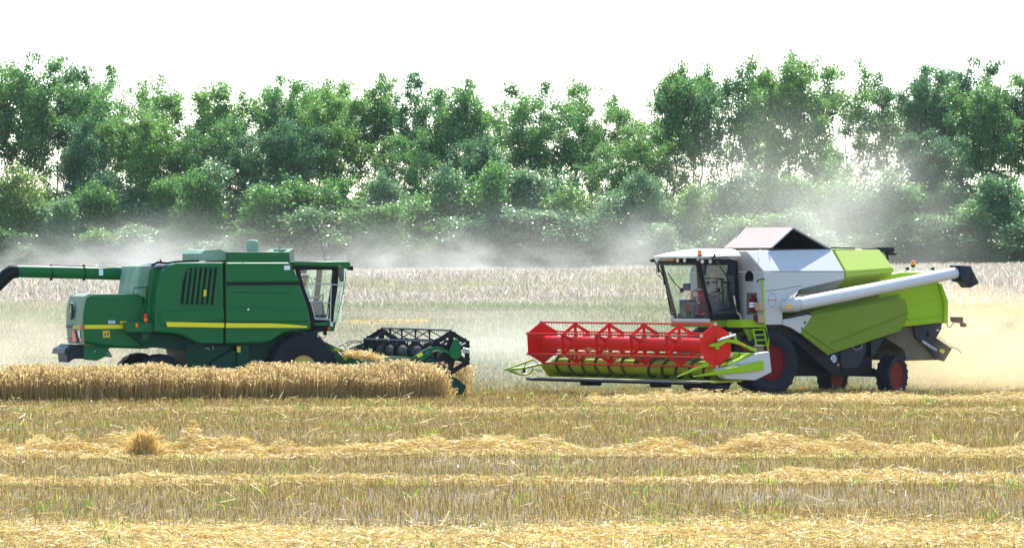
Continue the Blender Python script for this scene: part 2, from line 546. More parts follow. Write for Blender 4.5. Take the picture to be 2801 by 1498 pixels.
# --- upright tuft left of centre on the windrow
tx, ty = (360 * 1.08735 - CX) / FPX * 98.9, 98.9
n = 1100
a = rng.random(n) * 2 * np.pi
hz = rng.random(n) ** 1.3
rr = 0.36 * np.sqrt(rng.random(n)) * (1.05 - .85 * hz) + .05 * rng.random(n)
x, y = tx + rr * np.cos(a) * 1.15 + .05 * hz, ty + rr * np.sin(a)
az = a + rng.normal(0, .9, n)
el = np.clip(rng.normal(.75, .45, n), -.2, 1.5)
dv = np.stack([np.cos(az) * np.cos(el), np.sin(az) * np.cos(el), np.sin(el)], 1)
sv = np.cross(dv, rng.normal(size=(n, 3)))
sv *= (.0055 / np.linalg.norm(sv, axis=1))[:, None]
c0 = np.stack([x, y, ground_z(x, y) + .08 + .40 * hz], 1)
dv *= (.07 + .17 * rng.random(n) ** 2)[:, None]
o = np_mesh('straw_tuft', np.stack([c0 - dv - sv, c0 - dv + sv, c0 + dv + sv * .6, c0 + dv - sv * .6], 1).reshape(-1, 3), 4,
            stalks('tuft_straw', [(0.46, 0.28, 0.07), (0.68, 0.46, 0.14), (0.84, 0.66, 0.30)], 0.45))
tag(o, 'upright bushy tuft of golden straw standing on the thick windrow', 'straw tuft')

# --- weeds
M['weed'] = stalks('field_weeds', [(0.06, 0.14, 0.03), (0.12, 0.24, 0.05), (0.26, 0.40, 0.05), (0.55, 0.55, 0.03)], 0.4, 0.5)
cx_, cy_ = pick(420, 58, 150)
k = 14
x = np.repeat(cx_, k) + rng.normal(0, 0.11, 420 * k)
y = np.repeat(cy_, k) + rng.normal(0, 0.4, 420 * k)
h = np.repeat(0.06 + 0.13 * rng.random(420) ** 2, k) * (0.5 + 0.6 * rng.random(420 * k))
o = np_mesh('field_weeds', blades(x, y, ground_z(x, y) + 0.08, h, np.full(len(x), 0.014), 0.7 * rng.random(len(x))), 4, M['weed'])
tag(o, 'small green and yellow weeds dotted through the stubble', 'weeds', kind='stuff')

# --- far slope: cut weedy ground, then the pale standing crop below the trees
M['slope'] = stalks('weedy_slope', [(0.24, 0.24, 0.13), (0.38, 0.35, 0.19), (0.48, 0.44, 0.26), (0.66, 0.60, 0.42)], 0.3, 0.7,
                    patch=(0.25, 0.33, 0.14), patch_scale=0.09, patch_amt=0.8)
x, y = pick(230000, 152, 262, 1.5)
h = 0.06 + 0.18 * rng.random(len(x)) * vnoise(x, y, 6, 9, 71) * 1.5
o = np_mesh('weedy_stubble', blades(x, y, ground_z(x, y) - 0.02, h, np.full(len(x), 0.032), 0.9 * rng.random(len(x))), 4, M['slope'])
tag(o, 'pale green weedy stubble rising behind the two combines', 'stubble', kind='stuff')
M['crop'] = stalks('standing_crop', [(0.26, 0.20, 0.13), (0.46, 0.37, 0.27), (0.62, 0.52, 0.41), (0.90, 0.85, 0.76)], 0.35, 0.7,
                   patch=(0.42, 0.42, 0.22), patch_scale=0.06, patch_amt=0.7)
x, y = pick(350000, 228, 392, 1.5)
h = (0.45 + 0.40 * rng.random(len(x))) * (0.65 + 0.6 * vnoise(x, y, 3.5, 5, 81))
h = h * (.25 + .75 * smooth(230, 275, y + 40 * (vnoise(x, y, 6, 14, 83) - .5)))
o = np_mesh('standing_crop', blades(x, y, ground_z(x, y) - 0.02, h + 0.05, 0.025 + 0.035 * rng.random(len(x)), 1.1 * rng.random(len(x))), 4, M['crop'])
tag(o, 'pale dusty standing crop on the far slope below the trees', 'crop', kind='stuff')
# ------------------------------------------------------------------ shared machine builders
def make_wheel(root, c, r, w, rim_r, rim_mat, out=1, steer=0.0, lugs=22, tyre_mat=None):
    """c: centre of the tyre (local). out: +1 when the outer face looks to +Y."""
    t = MB()
    hw = w / 2
    prof = [(rim_r, -hw * .72), (rim_r + .35 * (r - rim_r), -hw * .98), (r * .86, -hw), (r * .945, -hw * .86), (r * .955, -hw * .4), (r * .955, hw * .4),
            (r * .945, hw * .86), (r * .86, hw), (rim_r + .35 * (r - rim_r), hw * .98), (rim_r, hw * .72), (rim_r * .97, 0), (rim_r, -hw * .72)]
    t.lathe_y(prof, c, 48)
    for i in range(lugs):
        for s in (-1, 1):
            a0 = 2 * math.pi * (i + (0.5 if s > 0 else 0)) / lugs
            a1 = a0 + 1.25 * math.pi / lugs * 1.3
            da = 0.62 * math.pi / lugs
            y0, y1, y2 = 0.02 * s, s * hw * .80, s * hw * 1.015
            ri, ro = r * .93, r
            vs = []
            for (a, y, rr0, rr1) in ((a0, y0, ri, ro), (a1, y1, ri, ro * .995), (a1 + .02, y2, ri * .93, ro * .93)):
                for q, rad in ((a - da / 2, rr0), (a + da / 2, rr0), (a + da / 2, rr1), (a - da / 2, rr1)):
                    vs.append((c[0] + rad * math.cos(q), c[1] + y, c[2] + rad * math.sin(q)))
            t.loft([vs[0:4], vs[4:8], vs[8:12]])
    t.rot_z(c, steer)
    wh = t.build('wheel', tyre_mat or M['tyre'], root, smooth=40)
    m = MB()
    o = out
    pr = [(rim_r * 1.04, o * hw * .74), (rim_r * 1.02, o * hw * .84), (rim_r * .96, o * hw * .82), (rim_r * .92, o * hw * .55), (rim_r * .90, o * hw * .3),
          (rim_r * .84, o * hw * .26), (rim_r * .82, o * hw * .02), (rim_r * .74, -o * hw * .02), (rim_r * .70, -o * hw * .22), (rim_r * .36, -o * hw * .25), (rim_r * .33, o * hw * .05),
          (rim_r * .28, o * hw * .12), (rim_r * .12, o * hw * .15), (0.004, o * hw * .15), (0.004, -o * hw * .5), (rim_r * .9, -o * hw * .6), (rim_r * 1.04, -o * hw * .74)]
    m.lathe_y(pr, c, 40)
    for k in range(8):
        a = 2 * math.pi * k / 8
        m.lathe_y([(0.004, o * hw * .12), (.022, o * hw * .12), (.022, o * hw * .20), (.004, o * hw * .21)],
                  (c[0] + rim_r * .35 * math.cos(a), c[1], c[2] + rim_r * .35 * math.sin(a)), 6)
    m.rot_z(c, steer)
    m.build('rim', rim_mat, wh, smooth=35)
    return wh


def hexpts(c, r, ph, n=6):
    return [(c[0] + r * math.cos(ph + 2 * math.pi * k / n), c[1] + r * math.sin(ph + 2 * math.pi * k / n)) for k in range(n)]


def spider(c, y, r, ph, wid, spoke, hub, th):
    """six-armed open reel plate standing across the Y axis at y"""
    m = MB()
    o, i = hexpts(c, r, ph), hexpts(c, r - wid, ph)
    for k in range(6):
        j = (k + 1) % 6
        vs = [(p[0], yy, p[1]) for yy in (y - th, y + th) for p in (o[k], o[j], i[j], i[k])]
        m.add(vs, [(0, 1, 2, 3), (7, 6, 5, 4), (0, 4, 5, 1), (2, 6, 7, 3)])
    for k in range(6):
        a = ph + 2 * math.pi * k / 6
        ux, uz = math.cos(a), math.sin(a)
        px, pz = -uz, ux
        t2 = th * .8
        rings = []
        for rad, hwid in ((hub * .8, spoke * 1.5), (hub * 1.25, spoke), (r * .7, spoke * .8), (r - wid * .3, spoke * 1.7)):
            rings.append([(c[0] + ux * rad + px * s * hwid, y + q * t2, c[1] + uz * rad + pz * s * hwid) for s, q in ((-1, -1), (1, -1), (1, 1), (-1, 1))])
        m.loft(rings)
    m.lathe_y([(.02, -th * 1.3), (hub, -th * 1.3), (hub, th * 1.3), (.02, th * 1.3), (.02, -th * 1.3)], (c[0], y, c[1]), 24)
    return m


def make_reel(header, c, y0, y1, r, ph, plates, tube_r, m_arm, m_bat, m_tube, m_tine, closed=None, bat_r=.022, tine=.22, wid=.09, spoke=.045, pitch=.13, hub=.2):
    tb = MB()
    tb.lathe_y([(.004, y0), (tube_r, y0), (tube_r, y1), (.004, y1)], (c[0], 0, c[1]), 32)
    reel = tb.build('reel', m_tube, header, smooth=50)
    for y in plates:
        y, wd_, sp_ = y if isinstance(y, tuple) else (y, wid, spoke)
        spider(c, y, r, ph, wd_, sp_, hub, .014).build('spider', m_arm, reel)
    if closed:
        for y, s in closed:
            e = MB()
            e.prism(hexpts(c, r * 1.03, ph), y - .012, y + .012)
            for k in range(6):
                a = ph + 2 * math.pi * k / 6
                ux, uz = math.cos(a), math.sin(a)
                px, pz = -uz * .012, ux * .012
                y2 = y + s * .022
                e.loft([[(c[0] + ux * q + px * g, yy, c[1] + uz * q + pz * g) for g, yy in ((-1, y), (1, y), (1, y2), (-1, y2))] for q in (.12, r * .97)])
            e.build('end_plate', m_arm, reel)
            cap = MB()
            for p in hexpts(c, r, ph):
                cap.lathe_y([(.004, s * .01), (.045, s * .01), (.045, s * .05), (.004, s * .05)], (p[0], y, p[1]), 10)
            cap.build('bearing', M['flap'], reel)
    for p in hexpts(c, r, ph):
        b = MB()
        b.lathe_y([(.003, y0), (bat_r, y0), (bat_r, y1), (.003, y1)], (p[0], 0, p[1]), 10)
        bat = b.build('bat', m_bat, reel, smooth=60)
        t = MB()
        n = int((y1 - y0) / pitch)
        for k in range(n):
            y = y0 + (k + .5) * (y1 - y0) / n
            t.tube([(p[0], y, p[1] - bat_r * .8), (p[0] + .02, y, p[1] - tine * .5), (p[0] - .035, y, p[1] - tine)], .0042, 4)
            t.box((p[0], y, p[1] - bat_r), (.035, .03, .03))
        t.build('teeth', m_tine, bat)
    return reel


def auger_screw(header, c, y0, y1, r_in, r_out, mat, fl_mat, pitch=.56):
    d = MB()
    d.lathe_y([(.004, y0), (r_in, y0), (r_in, y1), (.004, y1)], (c[0], 0, c[1]), 28)
    a = d.build('auger', mat, header, smooth=50)
    f = MB()
    steps = int((y1 - y0) / pitch * 20)
    rings = []
    mid = (y0 + y1) / 2
    for k in range(steps + 1):
        y = y0 + (y1 - y0) * k / steps
        th = 2 * math.pi * abs(y - mid) / pitch
        ca, sa = math.cos(th), math.sin(th)
        rings.append([(c[0] + rr * ca, y + dy, c[1] + rr * sa) for rr, dy in ((r_in * .95, -.012), (r_out, -.006), (r_out, .006), (r_in * .95, .012))])
    f.loft(rings)
    f.build('flight', fl_mat, a, smooth=60)
    return a


def text_part(name, body, size, mat, parent, pos, xdir, up, extrude=.002, align='CENTER'):
    cu = bpy.data.curves.new(name, 'FONT')
    cu.body = body
    cu.size = size
    cu.extrude = extrude
    cu.align_x = align
    cu.align_y = 'CENTER'
    cu.materials.append(mat)
    o = bpy.data.objects.new(name, cu)
    COL.objects.link(o)
    X = Vector(xdir).normalized()
    Y = Vector(up)
    Y = (Y - X * X.dot(Y)).normalized()
    Z = X.cross(Y)
    m4 = Matrix((X, Y, Z)).transposed().to_4x4()
    m4.translation = Vector(pos)
    o.parent = parent
    bpy.context.view_layer.update()
    me = bpy.data.meshes.new_from_object(o.evaluated_get(bpy.context.evaluated_depsgraph_get()))
    t = bpy.data.objects.new(name + '_mesh', me)
    bpy.data.objects.remove(o)
    t.name = name
    COL.objects.link(t)
    t.parent = parent
    t.matrix_local = m4
    return t


def make_person(label, loc, heading, shirt, trousers, cap=None, lean=.06):
    """a seated driver, hands on the wheel"""
    root = empty('person', loc, heading)
    tag(root, label, 'person')

    def skin(name, pts, edges, rad, mat, parent, sub=2, root_i=0):
        me = bpy.data.meshes.new(name)
        me.from_pydata(pts, edges, [])
        me.materials.append(mat)
        o = bpy.data.objects.new(name, me)
        COL.objects.link(o)
        o.parent = parent
        o.modifiers.new('skin', 'SKIN').use_smooth_shade = True
        for i, v in enumerate(me.skin_vertices[0].data):
            v.radius = (rad[i], rad[i]) if not isinstance(rad[i], tuple) else rad[i]
            v.use_root = i == root_i
        s = o.modifiers.new('round', 'SUBSURF')
        s.levels = s.render_levels = sub
        return o

    L = lean
    P = [(0, 0, .0), (L * .4, 0, .2), (L, 0, .42), (L * 1.5, 0, .56), (L * 1.6 + .02, 0, .66), (L * 1.6 + .035, 0, .74), (L * 1.6 + .03, 0, .83)]
    Rr = [.13, .12, (.12, .15), .055, .075, (.088, .078), .065]
    E = [(i, i + 1) for i in range(6)]
    for s in (-1, 1):
        k = len(P)
        P += [(L, s * .19, .47), (L + .10, s * .24, .24), (L + .33, s * .17, .27), (L + .41, s * .16, .285)]
        Rr += [.062, .045, .03, (.035, .018)]
        E += [(2, k), (k, k + 1), (k + 1, k + 2), (k + 2, k + 3)]
        for j in range(4):                                   # four fingers closed over the wheel rim
            a = len(P)
            yy = s * (.135 + .018 * j)
            ln = (.030, .036, .034, .026)[j]
            P += [(L + .45, yy, .298 - .002 * j), (L + .45 + ln, yy, .290), (L + .455 + ln, yy, .268), (L + .44 + ln * .6, yy, .255)]
            Rr += [.009, .0085, .008, .007]
            E += [(k + 3, a), (a, a + 1), (a + 1, a + 2), (a + 2, a + 3)]
        a = len(P)
        P += [(L + .40, s * .125, .275), (L + .44, s * .115, .262)]
        Rr += [.010, .009]
        E += [(k + 3, a), (a, a + 1)]
        k = len(P)
        P += [(.06, s * .10, -.01), (.44, s * .13, .05), (.46, s * .12, -.32), (.50, s * .12, -.38), (.62, s * .13, -.39)]
        Rr += [.095, .066, .042, .045, .035]
        E += [(0, k), (k, k + 1), (k + 1, k + 2), (k + 2, k + 3), (k + 3, k + 4)]
    body = skin('body', P, E, Rr, M['skin'], root)
    hx, hz = L * 1.6 + .035, .74
    f = MB()
    f.tube([(hx + .085, 0, hz + .02), (hx + .112, 0, hz - .02), (hx + .088, 0, hz - .03)], [.008, .014, .01], 8)      # nose
    for s in (-1, 1):
        f.tube([(hx - .01, s * .078, hz + .01), (hx - .015, s * .09, hz), (hx - .01, s * .078, hz - .03)], [.012, .016, .01], 8)   # ears
    f.build('nose_and_ears', M['skin'], body)
    e = MB()
    for s in (-1, 1):
        e.lathe_z([(.002, -.007), (.009, 0), (.002, .007)], (hx + .084, s * .032, hz + .012), 8)
    e.build('eyes', M['ink'], body)
    m = MB()
    m.tube([(hx + .086, -.024, hz - .052), (hx + .094, 0, hz - .053), (hx + .086, .024, hz - .052)], .005, 6)
    m.build('mouth', M['decal_red'], body)
    # clothes follow the body, a little larger
    sp = [(0, 0, .04), (L * .4, 0, .2), (L, 0, .42), (L * 1.4, 0, .53)]
    sr = [.15, .14, (.14, .17), .07]
    se = [(0, 1), (1, 2), (2, 3)]
    for s in (-1, 1):
        k = len(sp)
        sp += [(L, s * .19, .47), (L + .10, s * .24, .24), (L + .25, s * .195, .258)]
        sr += [.078, .062, .05]
        se += [(2, k), (k, k + 1), (k + 1, k + 2)]
    skin('shirt', sp, se, sr, shirt, body)
    tp, tr, te = [(0, 0, .0)], [.15], []
    for s in (-1, 1):
        k = len(tp)
        tp += [(.06, s * .10, -.01), (.44, s * .13, .05), (.46, s * .12, -.30)]
        tr += [.112, .084, .062]
        te += [(0, k), (k, k + 1), (k + 1, k + 2)]
    skin('trousers', tp, te, tr, trousers, body)
    if cap is not None:
        cb = MB()
        cb.lathe_z([(.101, 0), (.103, .03), (.088, .07), (.05, .095), (.004, .1)], (hx - .005, 0, hz + .045), 18)
        cb.plate([(hx + .07, -.075, hz + .05), (hx + .15, -.06, hz + .038), (hx + .18, 0, hz + .034), (hx + .15, .06, hz + .038), (hx + .07, .075, hz + .05)], (0, 0, .012))
        cb.build('cap', cap, body)
    else:
        hb = MB()
        hb.lathe_z([(.098, -.02), (.1, .03), (.08, .085), (.04, .105), (.004, .11)], (hx - .015, 0, hz + .03), 18)
        hb.build('hair', M['ink'], body)
    return root


def cab_interior(cab, x, z, y0=0.0, wheel=True):
    """seat, steering column and console standing on the cab floor at height z"""
    s = MB()
    s.box((x, y0, z + .30), (.5, .5, .14))
    s.box((x - .27, y0, z + .68), (.12, .48, .72))
    s.box((x - .29, y0, z + 1.10), (.10, .28, .18))
    s.box((x, y0, z + .12), (.34, .36, .24))
    s.box((x + .02, y0 - .33, z + .46), (.42, .09, .08))
    s.build('seat', M['cloth'], cab, bevel=.03)
    w = MB()
    w.tube([(x + .72, y0, z), (x + .62, y0, z + .55)], [.06, .035], 10)
    ring = []
    for k in range(25):
        a = 2 * math.pi * k / 24
        ring.append((x + .58 + .07 * math.sin(a), y0 + .19 * math.cos(a), z + .58 + .17 * math.sin(a)))
    w.tube(ring, .016, 8)
    w.tube([(x + .58, y0 - .18, z + .58), (x + .60, y0, z + .57), (x + .58, y0 + .18, z + .58)], .013, 6)
    w.build('steering_wheel', M['interior'], cab)
# ------------------------------------------------------------------ white and lime combine (drives left, towards the camera)
def build_right():
    R = Rig(6.14, 149.0, 216)
    root = empty('combine_harvester', (R.O[0], R.O[1], 0), R.h)
    tag(root, 'white and lime combine harvester with a red reel, coming towards the camera at the right', 'combine harvester', 'combine harvesters at work in the field')
    HW, TP = 1.65, 1.05
    p, q, prof, pts = R.p, R.q, R.prof, R.pts
    mir = lambda v: (v[0], -v[1], v[2])

    # --- body and grain tank
    b = MB()
    b.prism(prof('d', [(105, 432), (688, 432), (692, 483), (380, 556), (300, 606), (246, 680), (240, 735), (245, 816), (105, 816)], HW), -HW, HW)
    body = b.build('body', M['white'], root, bevel=.02)
    t = MB()
    A, B_, C_, D_ = p('G', 130, 288, TP), p('d', 596, 265, TP), p('d', 690, 430, HW), p('G', 432, 640, HW)
    lo = p('d', 105, 434, HW)[2]
    C_, D_ = (C_[0], HW, C_[2]), (D_[0], HW, D_[2])
    t.loft([[D_, C_, mir(C_), mir(D_)], [A, B_, mir(B_), mir(A)]])
    tank = t.build('grain_tank', M['white'], root, bevel=.03, seg=3)
    u = MB()
    e1, e2 = p('d', 688, 484, HW - .01), p('d', 384, 556, HW - .01)
    e3, e4 = p('d', 346, 604, HW - .45), p('d', 602, 578, HW - .45)
    u.plate([e1, e2, e3, e4], (0, -.05, .02))
    u.build('tank_underside', M['white'], root)
    u = MB(); u.plate([mir(e1), mir(e2), mir(e3), mir(e4)], (0, .05, .02)); u.build('tank_underside', M['white'], root)
    s = MB()
    a0, a1 = p('G', 55, 982, HW), None
    s.tube([p('G', 480, 976, HW + .004), p('G', 760, 938, HW + .004), p('G', 1090, 878, HW + .004)], .006, 4)
    s.build('panel_seam', M['grey'], body)

    # --- tent of the tank: two flaps with a closed far gable
    f0, f1 = p('d', 152, 262, TP), p('d', 318, 110, TP)
    r0 = p('d', 582, 262, TP)
    th = .025
    f = MB()
    f.plate([f0, f1, mir(f1), mir(f0)], (-.02, 0, -th))
    flap = f.build('front_flap', M['flap'], tank)
    f = MB()
    f.plate([r0, f1, mir(f1), mir(r0)], (.02, 0, -th))
    f.build('rear_flap', M['white'], tank)
    for e0 in (f0, r0):
        f = MB()
        dn_ = np.array((-.024 if e0 is f0 else .024, 0, -.045))
        f.plate([tuple(np.array(e0) * (1, .97, 1) + dn_), tuple(np.array(f1) * (1, .97, 1) + dn_), tuple(np.array(mir(f1)) * (1, .97, 1) + dn_), tuple(np.array(mir(e0)) * (1, .97, 1) + dn_)], (0, 0, -.01))
        f.build('shade_plate', M['black'], tank)  # black plates added to paint the shade inside the tent
    f = MB()
    f.plate([tuple(np.array(mir(f0)) + (0, .06, 0)), tuple(np.array(mir(f1)) + (0, .06, -.03)), tuple(np.array(mir(r0)) + (0, .06, 0))], (0, .03, 0))
    ge = p('d', 318, 125, TP - .25)
    f.tube([tuple(np.array(f1) + (0, -.3, -.04)), p('d', 405, 255, TP - .3)], .012, 6)
    f.build('gable_cloth', M['black'], tank)
    f = MB()
    for a, c in ((f0, f1), (f1, r0)):
        f.tube([tuple(np.array(a) + (0, .012, 0)), tuple(np.array(c) + (0, .012, 0))], .018, 6)
    f.build('flap_rim', M['tube_white'], tank)
    f = MB()
    f.tube([tuple(np.array(p('d', 150, 265, TP + .01))), p('d', 590, 265, TP + .01)], .016, 6)
    f.tube([mir(p('d', 150, 265, TP + .01)), mir(p('d', 590, 265, TP + .01))], .016, 6)
    f.tube([tuple(np.array(f0) + (.03, 0.1, .0)), tuple(np.array(mir(f0)) + (.03, -.1, 0))], .016, 6)
    f.build('tank_seal', M['black'], tank)
    g = MB()
    g.tube([p('G', 372, 262, TP + .05), p('G', 356, 398, TP + .34), p('G', 314, 408, TP + .36), p('G', 314, 490, TP + .5)], .01, 6)
    g.build('latch_rod', M['rail'], tank)

    # --- front face details
    lxf = p('d', 105, 600, HW)[0]
    v = MB()
    c0 = q('G', 186, 725, lxf)
    ring = []
    for k in range(20):
        a = 2 * math.pi * k / 20
        yy, zz = .175 * math.cos(a), .155 * math.sin(a)
        if zz < 0: yy, zz = .175 * (1 if yy > 0 else -1) * min(1, abs(math.cos(a)) * 1.6), max(zz, -.13)
        ring.append((c0[0], c0[1] + yy, c0[2] + zz))
    v.plate(ring, (.008, 0, 0))
    v.build('air_opening', M['black'], body)
    def face_rect(name, crop, x0, y0, x1, y1, mat, th=.012, parent=body):
        m = MB()
        m.plate([q(crop, x0, y0, lxf), q(crop, x1, y0, lxf), q(crop, x1, y1, lxf), q(crop, x0, y1, lxf)], (th, 0, 0))
        return m.build(name, mat, parent)
    st = face_rect('warning_sticker', 'G', 92, 362, 162, 432, M['orange_st'])
    m = MB(); m.plate([q('G', 112, 380, lxf + .013), q('G', 146, 380, lxf + .013), q('G', 129, 414, lxf + .013)], (.003, 0, 0)); m.build('pictogram', M['leather'], st)
    face_rect('equipment_recess', 'G', 142, 1004, 318, 1376, M['grey'], .006).data.materials[0] = M['brown']
    ex = q('G', 240, 1215, lxf + .12)
    m = MB(); m.lathe_z([(.004, -.19), (.085, -.19), (.095, -.16), (.095, .13), (.06, .19), (.03, .2), (.03, .24), (.05, .24), (.05, .28), (.004, .28)], ex, 20)
    fe = m.build('fire_extinguisher', M['rim_red'], root)
    m = MB(); m.lathe_z([(.0965, -.06), (.0975, -.06), (.0975, -.0), (.0965, 0)], ex, 20); m.lathe_z([(.0965, .02), (.0975, .02), (.0975, .07), (.0965, .07)], ex, 20)
    m.build('instruction_label', M['decal_white'], fe)
    m = MB()
    rg = [(ex[0] - .08, ex[1] - .05 + .15 * math.cos(a), ex[2] + .02 + .17 * math.sin(a)) for a in (2 * math.pi * k / 24 for k in range(25))]
    m.tube(rg, .028, 8); m.build('hose_coil', M['black'], fe)
    bx = q('G', 366, 1240, lxf + .12)
    m = MB(); m.box(bx, (.2, .26, .24)); m.box((bx[0], bx[1] - .03, bx[2] - .33), (.22, .3, .26))
    m.build('tool_bag', M['leather'], root, bevel=.05, seg=3)
    m = MB(); m.box(q('G', 335, 1440, lxf + .15), (.2, .2, .2)); m.build('red_canister', M['interior_red'], root, bevel=.03)
    # round badge on the side
    ce = p('G', 578, 1132, HW)
    m = MB()
    rx, rz = .132, .2
    def ell(a, k): return (ce[0] - rx * k * math.cos(a), HW + .004, ce[2] + rz * .98 * k * math.sin(a))
    rings = [[ell(2 * math.pi * k / 40, s) for k in range(40)] for s in (1.0, .93)]
    vs = rings[0] + rings[1] + [(a, b + .004, c) for a, b, c in rings[0] + rings[1]]
    fs = []
    for k in range(40):
        j = (k + 1) % 40
        fs += [(80 + k, 80 + j, 120 + j, 120 + k), (k, j, 80 + j, 80 + k), (40 + k, 120 + k, 120 + j, 40 + j)]
    m.add(vs, fs)
    bd = m.build('round_badge', M['decal_blue'], body)
    m = MB()
    for k in range(13):
        x0 = 512 + k * 9.8
        if k in (5,): continue
        m.plate([p('G', x0, 1124, HW + .004), p('G', x0 + 7.5, 1124, HW + .004), p('G', x0 + 7.5, 1137, HW + .004), p('G', x0, 1137, HW + .004)], (0, .004, 0))
    m.build('lettering', M['decal_red'], bd)
    m = MB(); m.plate([p('G', 476, 1126, HW + .008), p('G', 492, 1126, HW + .008), p('G', 492, 1142, HW + .008), p('G', 476, 1142, HW + .008)], (0, .004, 0)); m.build('badge_mark', M['decal_blue'], bd)
    m = MB(); m.lathe_y([(.002, 0), (.018, 0), (.018, .012), (.002, .014)], p('G', 762, 1024, HW), 10); m.build('side_reflector', M['decal_white'], body)

    # --- engine cover
    e = MB()
    A, B_ = p('d', 606, 266, TP), p('d', 945, 270, TP)
    C_, D_ = p('d', 1052, 408, HW), p('d', 697, 432, HW)
    E_, F_ = p('d', 1050, 440, HW), p('d', 699, 479, HW)
    U0, U1 = p('d', 604, 580, HW - .45), p('d', 1005, 497, HW - .45)
    e.loft([[F_, E_, mir(E_), mir(F_)], [D_, C_, mir(C_), mir(D_)], [A, B_, mir(B_), mir(A)]])
    e.loft([[U0, U1, mir(U1), mir(U0)], [tuple(np.array(F_) + (0, -.03, -.002)), tuple(np.array(E_) + (0, -.03, -.002)), tuple(np.array(mir(E_)) + (0, .03, -.002)), tuple(np.array(mir(F_)) + (0, .03, -.002))]])
    eng = e.build('engine_cover', M['lime_dusty'], root, bevel=.05, seg=3)
    x = MB()
    x.tube([p('d', 985, 300, .6), p('d', 1060, 302, .6)], .045, 12)
    x.box(p('d', 985, 274, .6), (.3, .4, .14))
    x.tube([p('d', 1000, 300, .6), p('d', 1002, 345, .6)], .035, 8)
    x.build('exhaust', M['black'], root)
    x = MB()
    x.tube([p('d', 592, 258, TP - .02), p('d', 765, 262, TP - .02)], .02, 6); x.tube([p('d', 815, 264, TP - .02), p('d', 940, 266, TP - .02)], .016, 6)
    x.build('cover_rail', M['black'], eng)

    # --- rear hood
    h = MB()
    h.prism(prof('d', [(940, 470), (1040, 446), (1090, 436), (1312, 436), (1378, 515), (1408, 648), (1404, 800), (1120, 832), (940, 760)], 1.42), -1.42, 1.42)
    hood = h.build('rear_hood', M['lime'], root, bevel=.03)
    h = MB()
    h.prism(prof('d', [(1372, 512), (1396, 518), (1441, 640), (1442, 806), (1412, 800), (1414, 650)], 1.5), -1.5, 1.5)
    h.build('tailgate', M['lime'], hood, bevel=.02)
    h = MB()
    h.tube([p('d', 1146, 776, 1.43), p('d', 1250, 768, 1.43), p('d', 1402, 752, 1.43)], .022, 6)
    h.tube([p('d', 1150, 690, 1.425), p('d', 1290, 655, 1.425), p('d', 1395, 612, 1.425)], .008, 6)
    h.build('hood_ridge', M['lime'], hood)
    h = MB(); h.lathe_y([(.004, 0), (.045, 0), (.045, .015), (.004, .02)], p('d', 1138, 806, 1.42), 12); h.build('side_lamp', M['orange_st'], hood)
    # lamps on top of the hood
    h = MB()
    zt = p('K', 500, 322, .2)[2]
    h.tube([p('K', 300, 313, .2), p('K', 705, 316, .2)], .02, 8)
    h.tube([p('K', 482, 320, .2), p('K', 480, 235, .2)], .012, 6)
    for x0 in (330, 680):
        h.tube([p('K', x0, 312, .2), p('K', x0 + 5, 222, .2), p('K', x0 + 75, 222, .2), p('K', x0 + 75, 300, .2)], .006, 5)
    bar = h.build('lamp_bar', M['rail'], root)
    h = MB()
    bc = p('K', 481, 205, .2)
    h.lathe_z([(.004, -.05), (.06, -.05), (.065, -.02), (.06, .05), (.045, .085), (.004, .1)], bc, 20)
    bcn = h.build('beacon', M['orange'], bar)
    h = MB(); h.lathe_z([(.004, -.09), (.05, -.09), (.066, -.05), (.066, -.03), (.004, -.03)], bc, 16); h.build('beacon_base', M['black'], bcn)
    for x0 in (392, 733):
        h = MB()
        c = p('K', x0, 266, .2)
        h.tube([(c[0] + .05, c[1], c[2]), (c[0] - .06, c[1], c[2])], [.035, .05], 14)
        w = h.build('work_lamp', M['black'], bar)
        h = MB(); h.tube([(c[0] + .055, c[1], c[2]), (c[0] + .065, c[1], c[2])], .034, 14); h.build('lens', M['lampglass'], w)

    # --- big lower side panel (both sides), with pressed ridges
    def side_panel(sg):
        Y = HW + .07
        mm = MB()
        o = [(460, 746), (1092, 626), (1130, 632), (1146, 690), (1144, 775), (1097, 860), (570, 1036), (372, 880)]
        P_ = pts('d', o, Y)
        inn = [(x, y - .10, z) for x, y, z in P_]
        if sg < 0: P_, inn = [mir(v) for v in P_], [mir(v) for v in inn]
        mm.loft([P_, inn])
        top = pts('d', [(432, 722), (1088, 592)], Y - .16)
        t4 = [P_[0], P_[1]] if sg > 0 else [mir(P_[0]), mir(P_[1])]
        tri = [t4[0], t4[1], top[1], top[0]]
        if sg < 0: tri = [mir(v) for v in tri]
        tri = [(x, y - sg * .002, z + .001) for x, y, z in tri]
        mm.plate(tri, (0, -sg * .03, -.02))
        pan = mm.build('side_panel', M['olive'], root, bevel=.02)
        mm = MB()
        for path in ([(378, 838), (500, 925), (632, 1012)], [(592, 950), (790, 868), (985, 795), (1144, 728)]):
            pp = pts('d', path, Y)
            if sg < 0: pp = [mir(v) for v in pp]
            mm.tube(pp, .03, 6, 1.0)
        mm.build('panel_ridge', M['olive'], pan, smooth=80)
        mm = MB()
        o = pts('d', [(247, 778), (300, 768), (428, 742), (458, 750), (370, 880), (300, 835), (247, 818)], Y - .02)
        if sg < 0: o = [mir(v) for v in o]
        mm.plate(o, (0, -sg * .08, 0))
        wp = mm.build('front_side_panel', M['white'], root, bevel=.015)
        if sg > 0:
            mm = MB()
            mm.plate(pts('d', [(245, 772), (300, 750), (432, 722), (458, 742), (428, 738), (300, 764)], Y - .03), (0, -.15, 0))
            mm.build('panel_lip', M['grey'], wp)
            mm = MB(); mm.plate(pts('d', [(394, 790), (408, 790), (408, 808), (394, 808)], Y - .02), (0, .006, 0)); mm.build('panel_latch', M['grey'], wp)
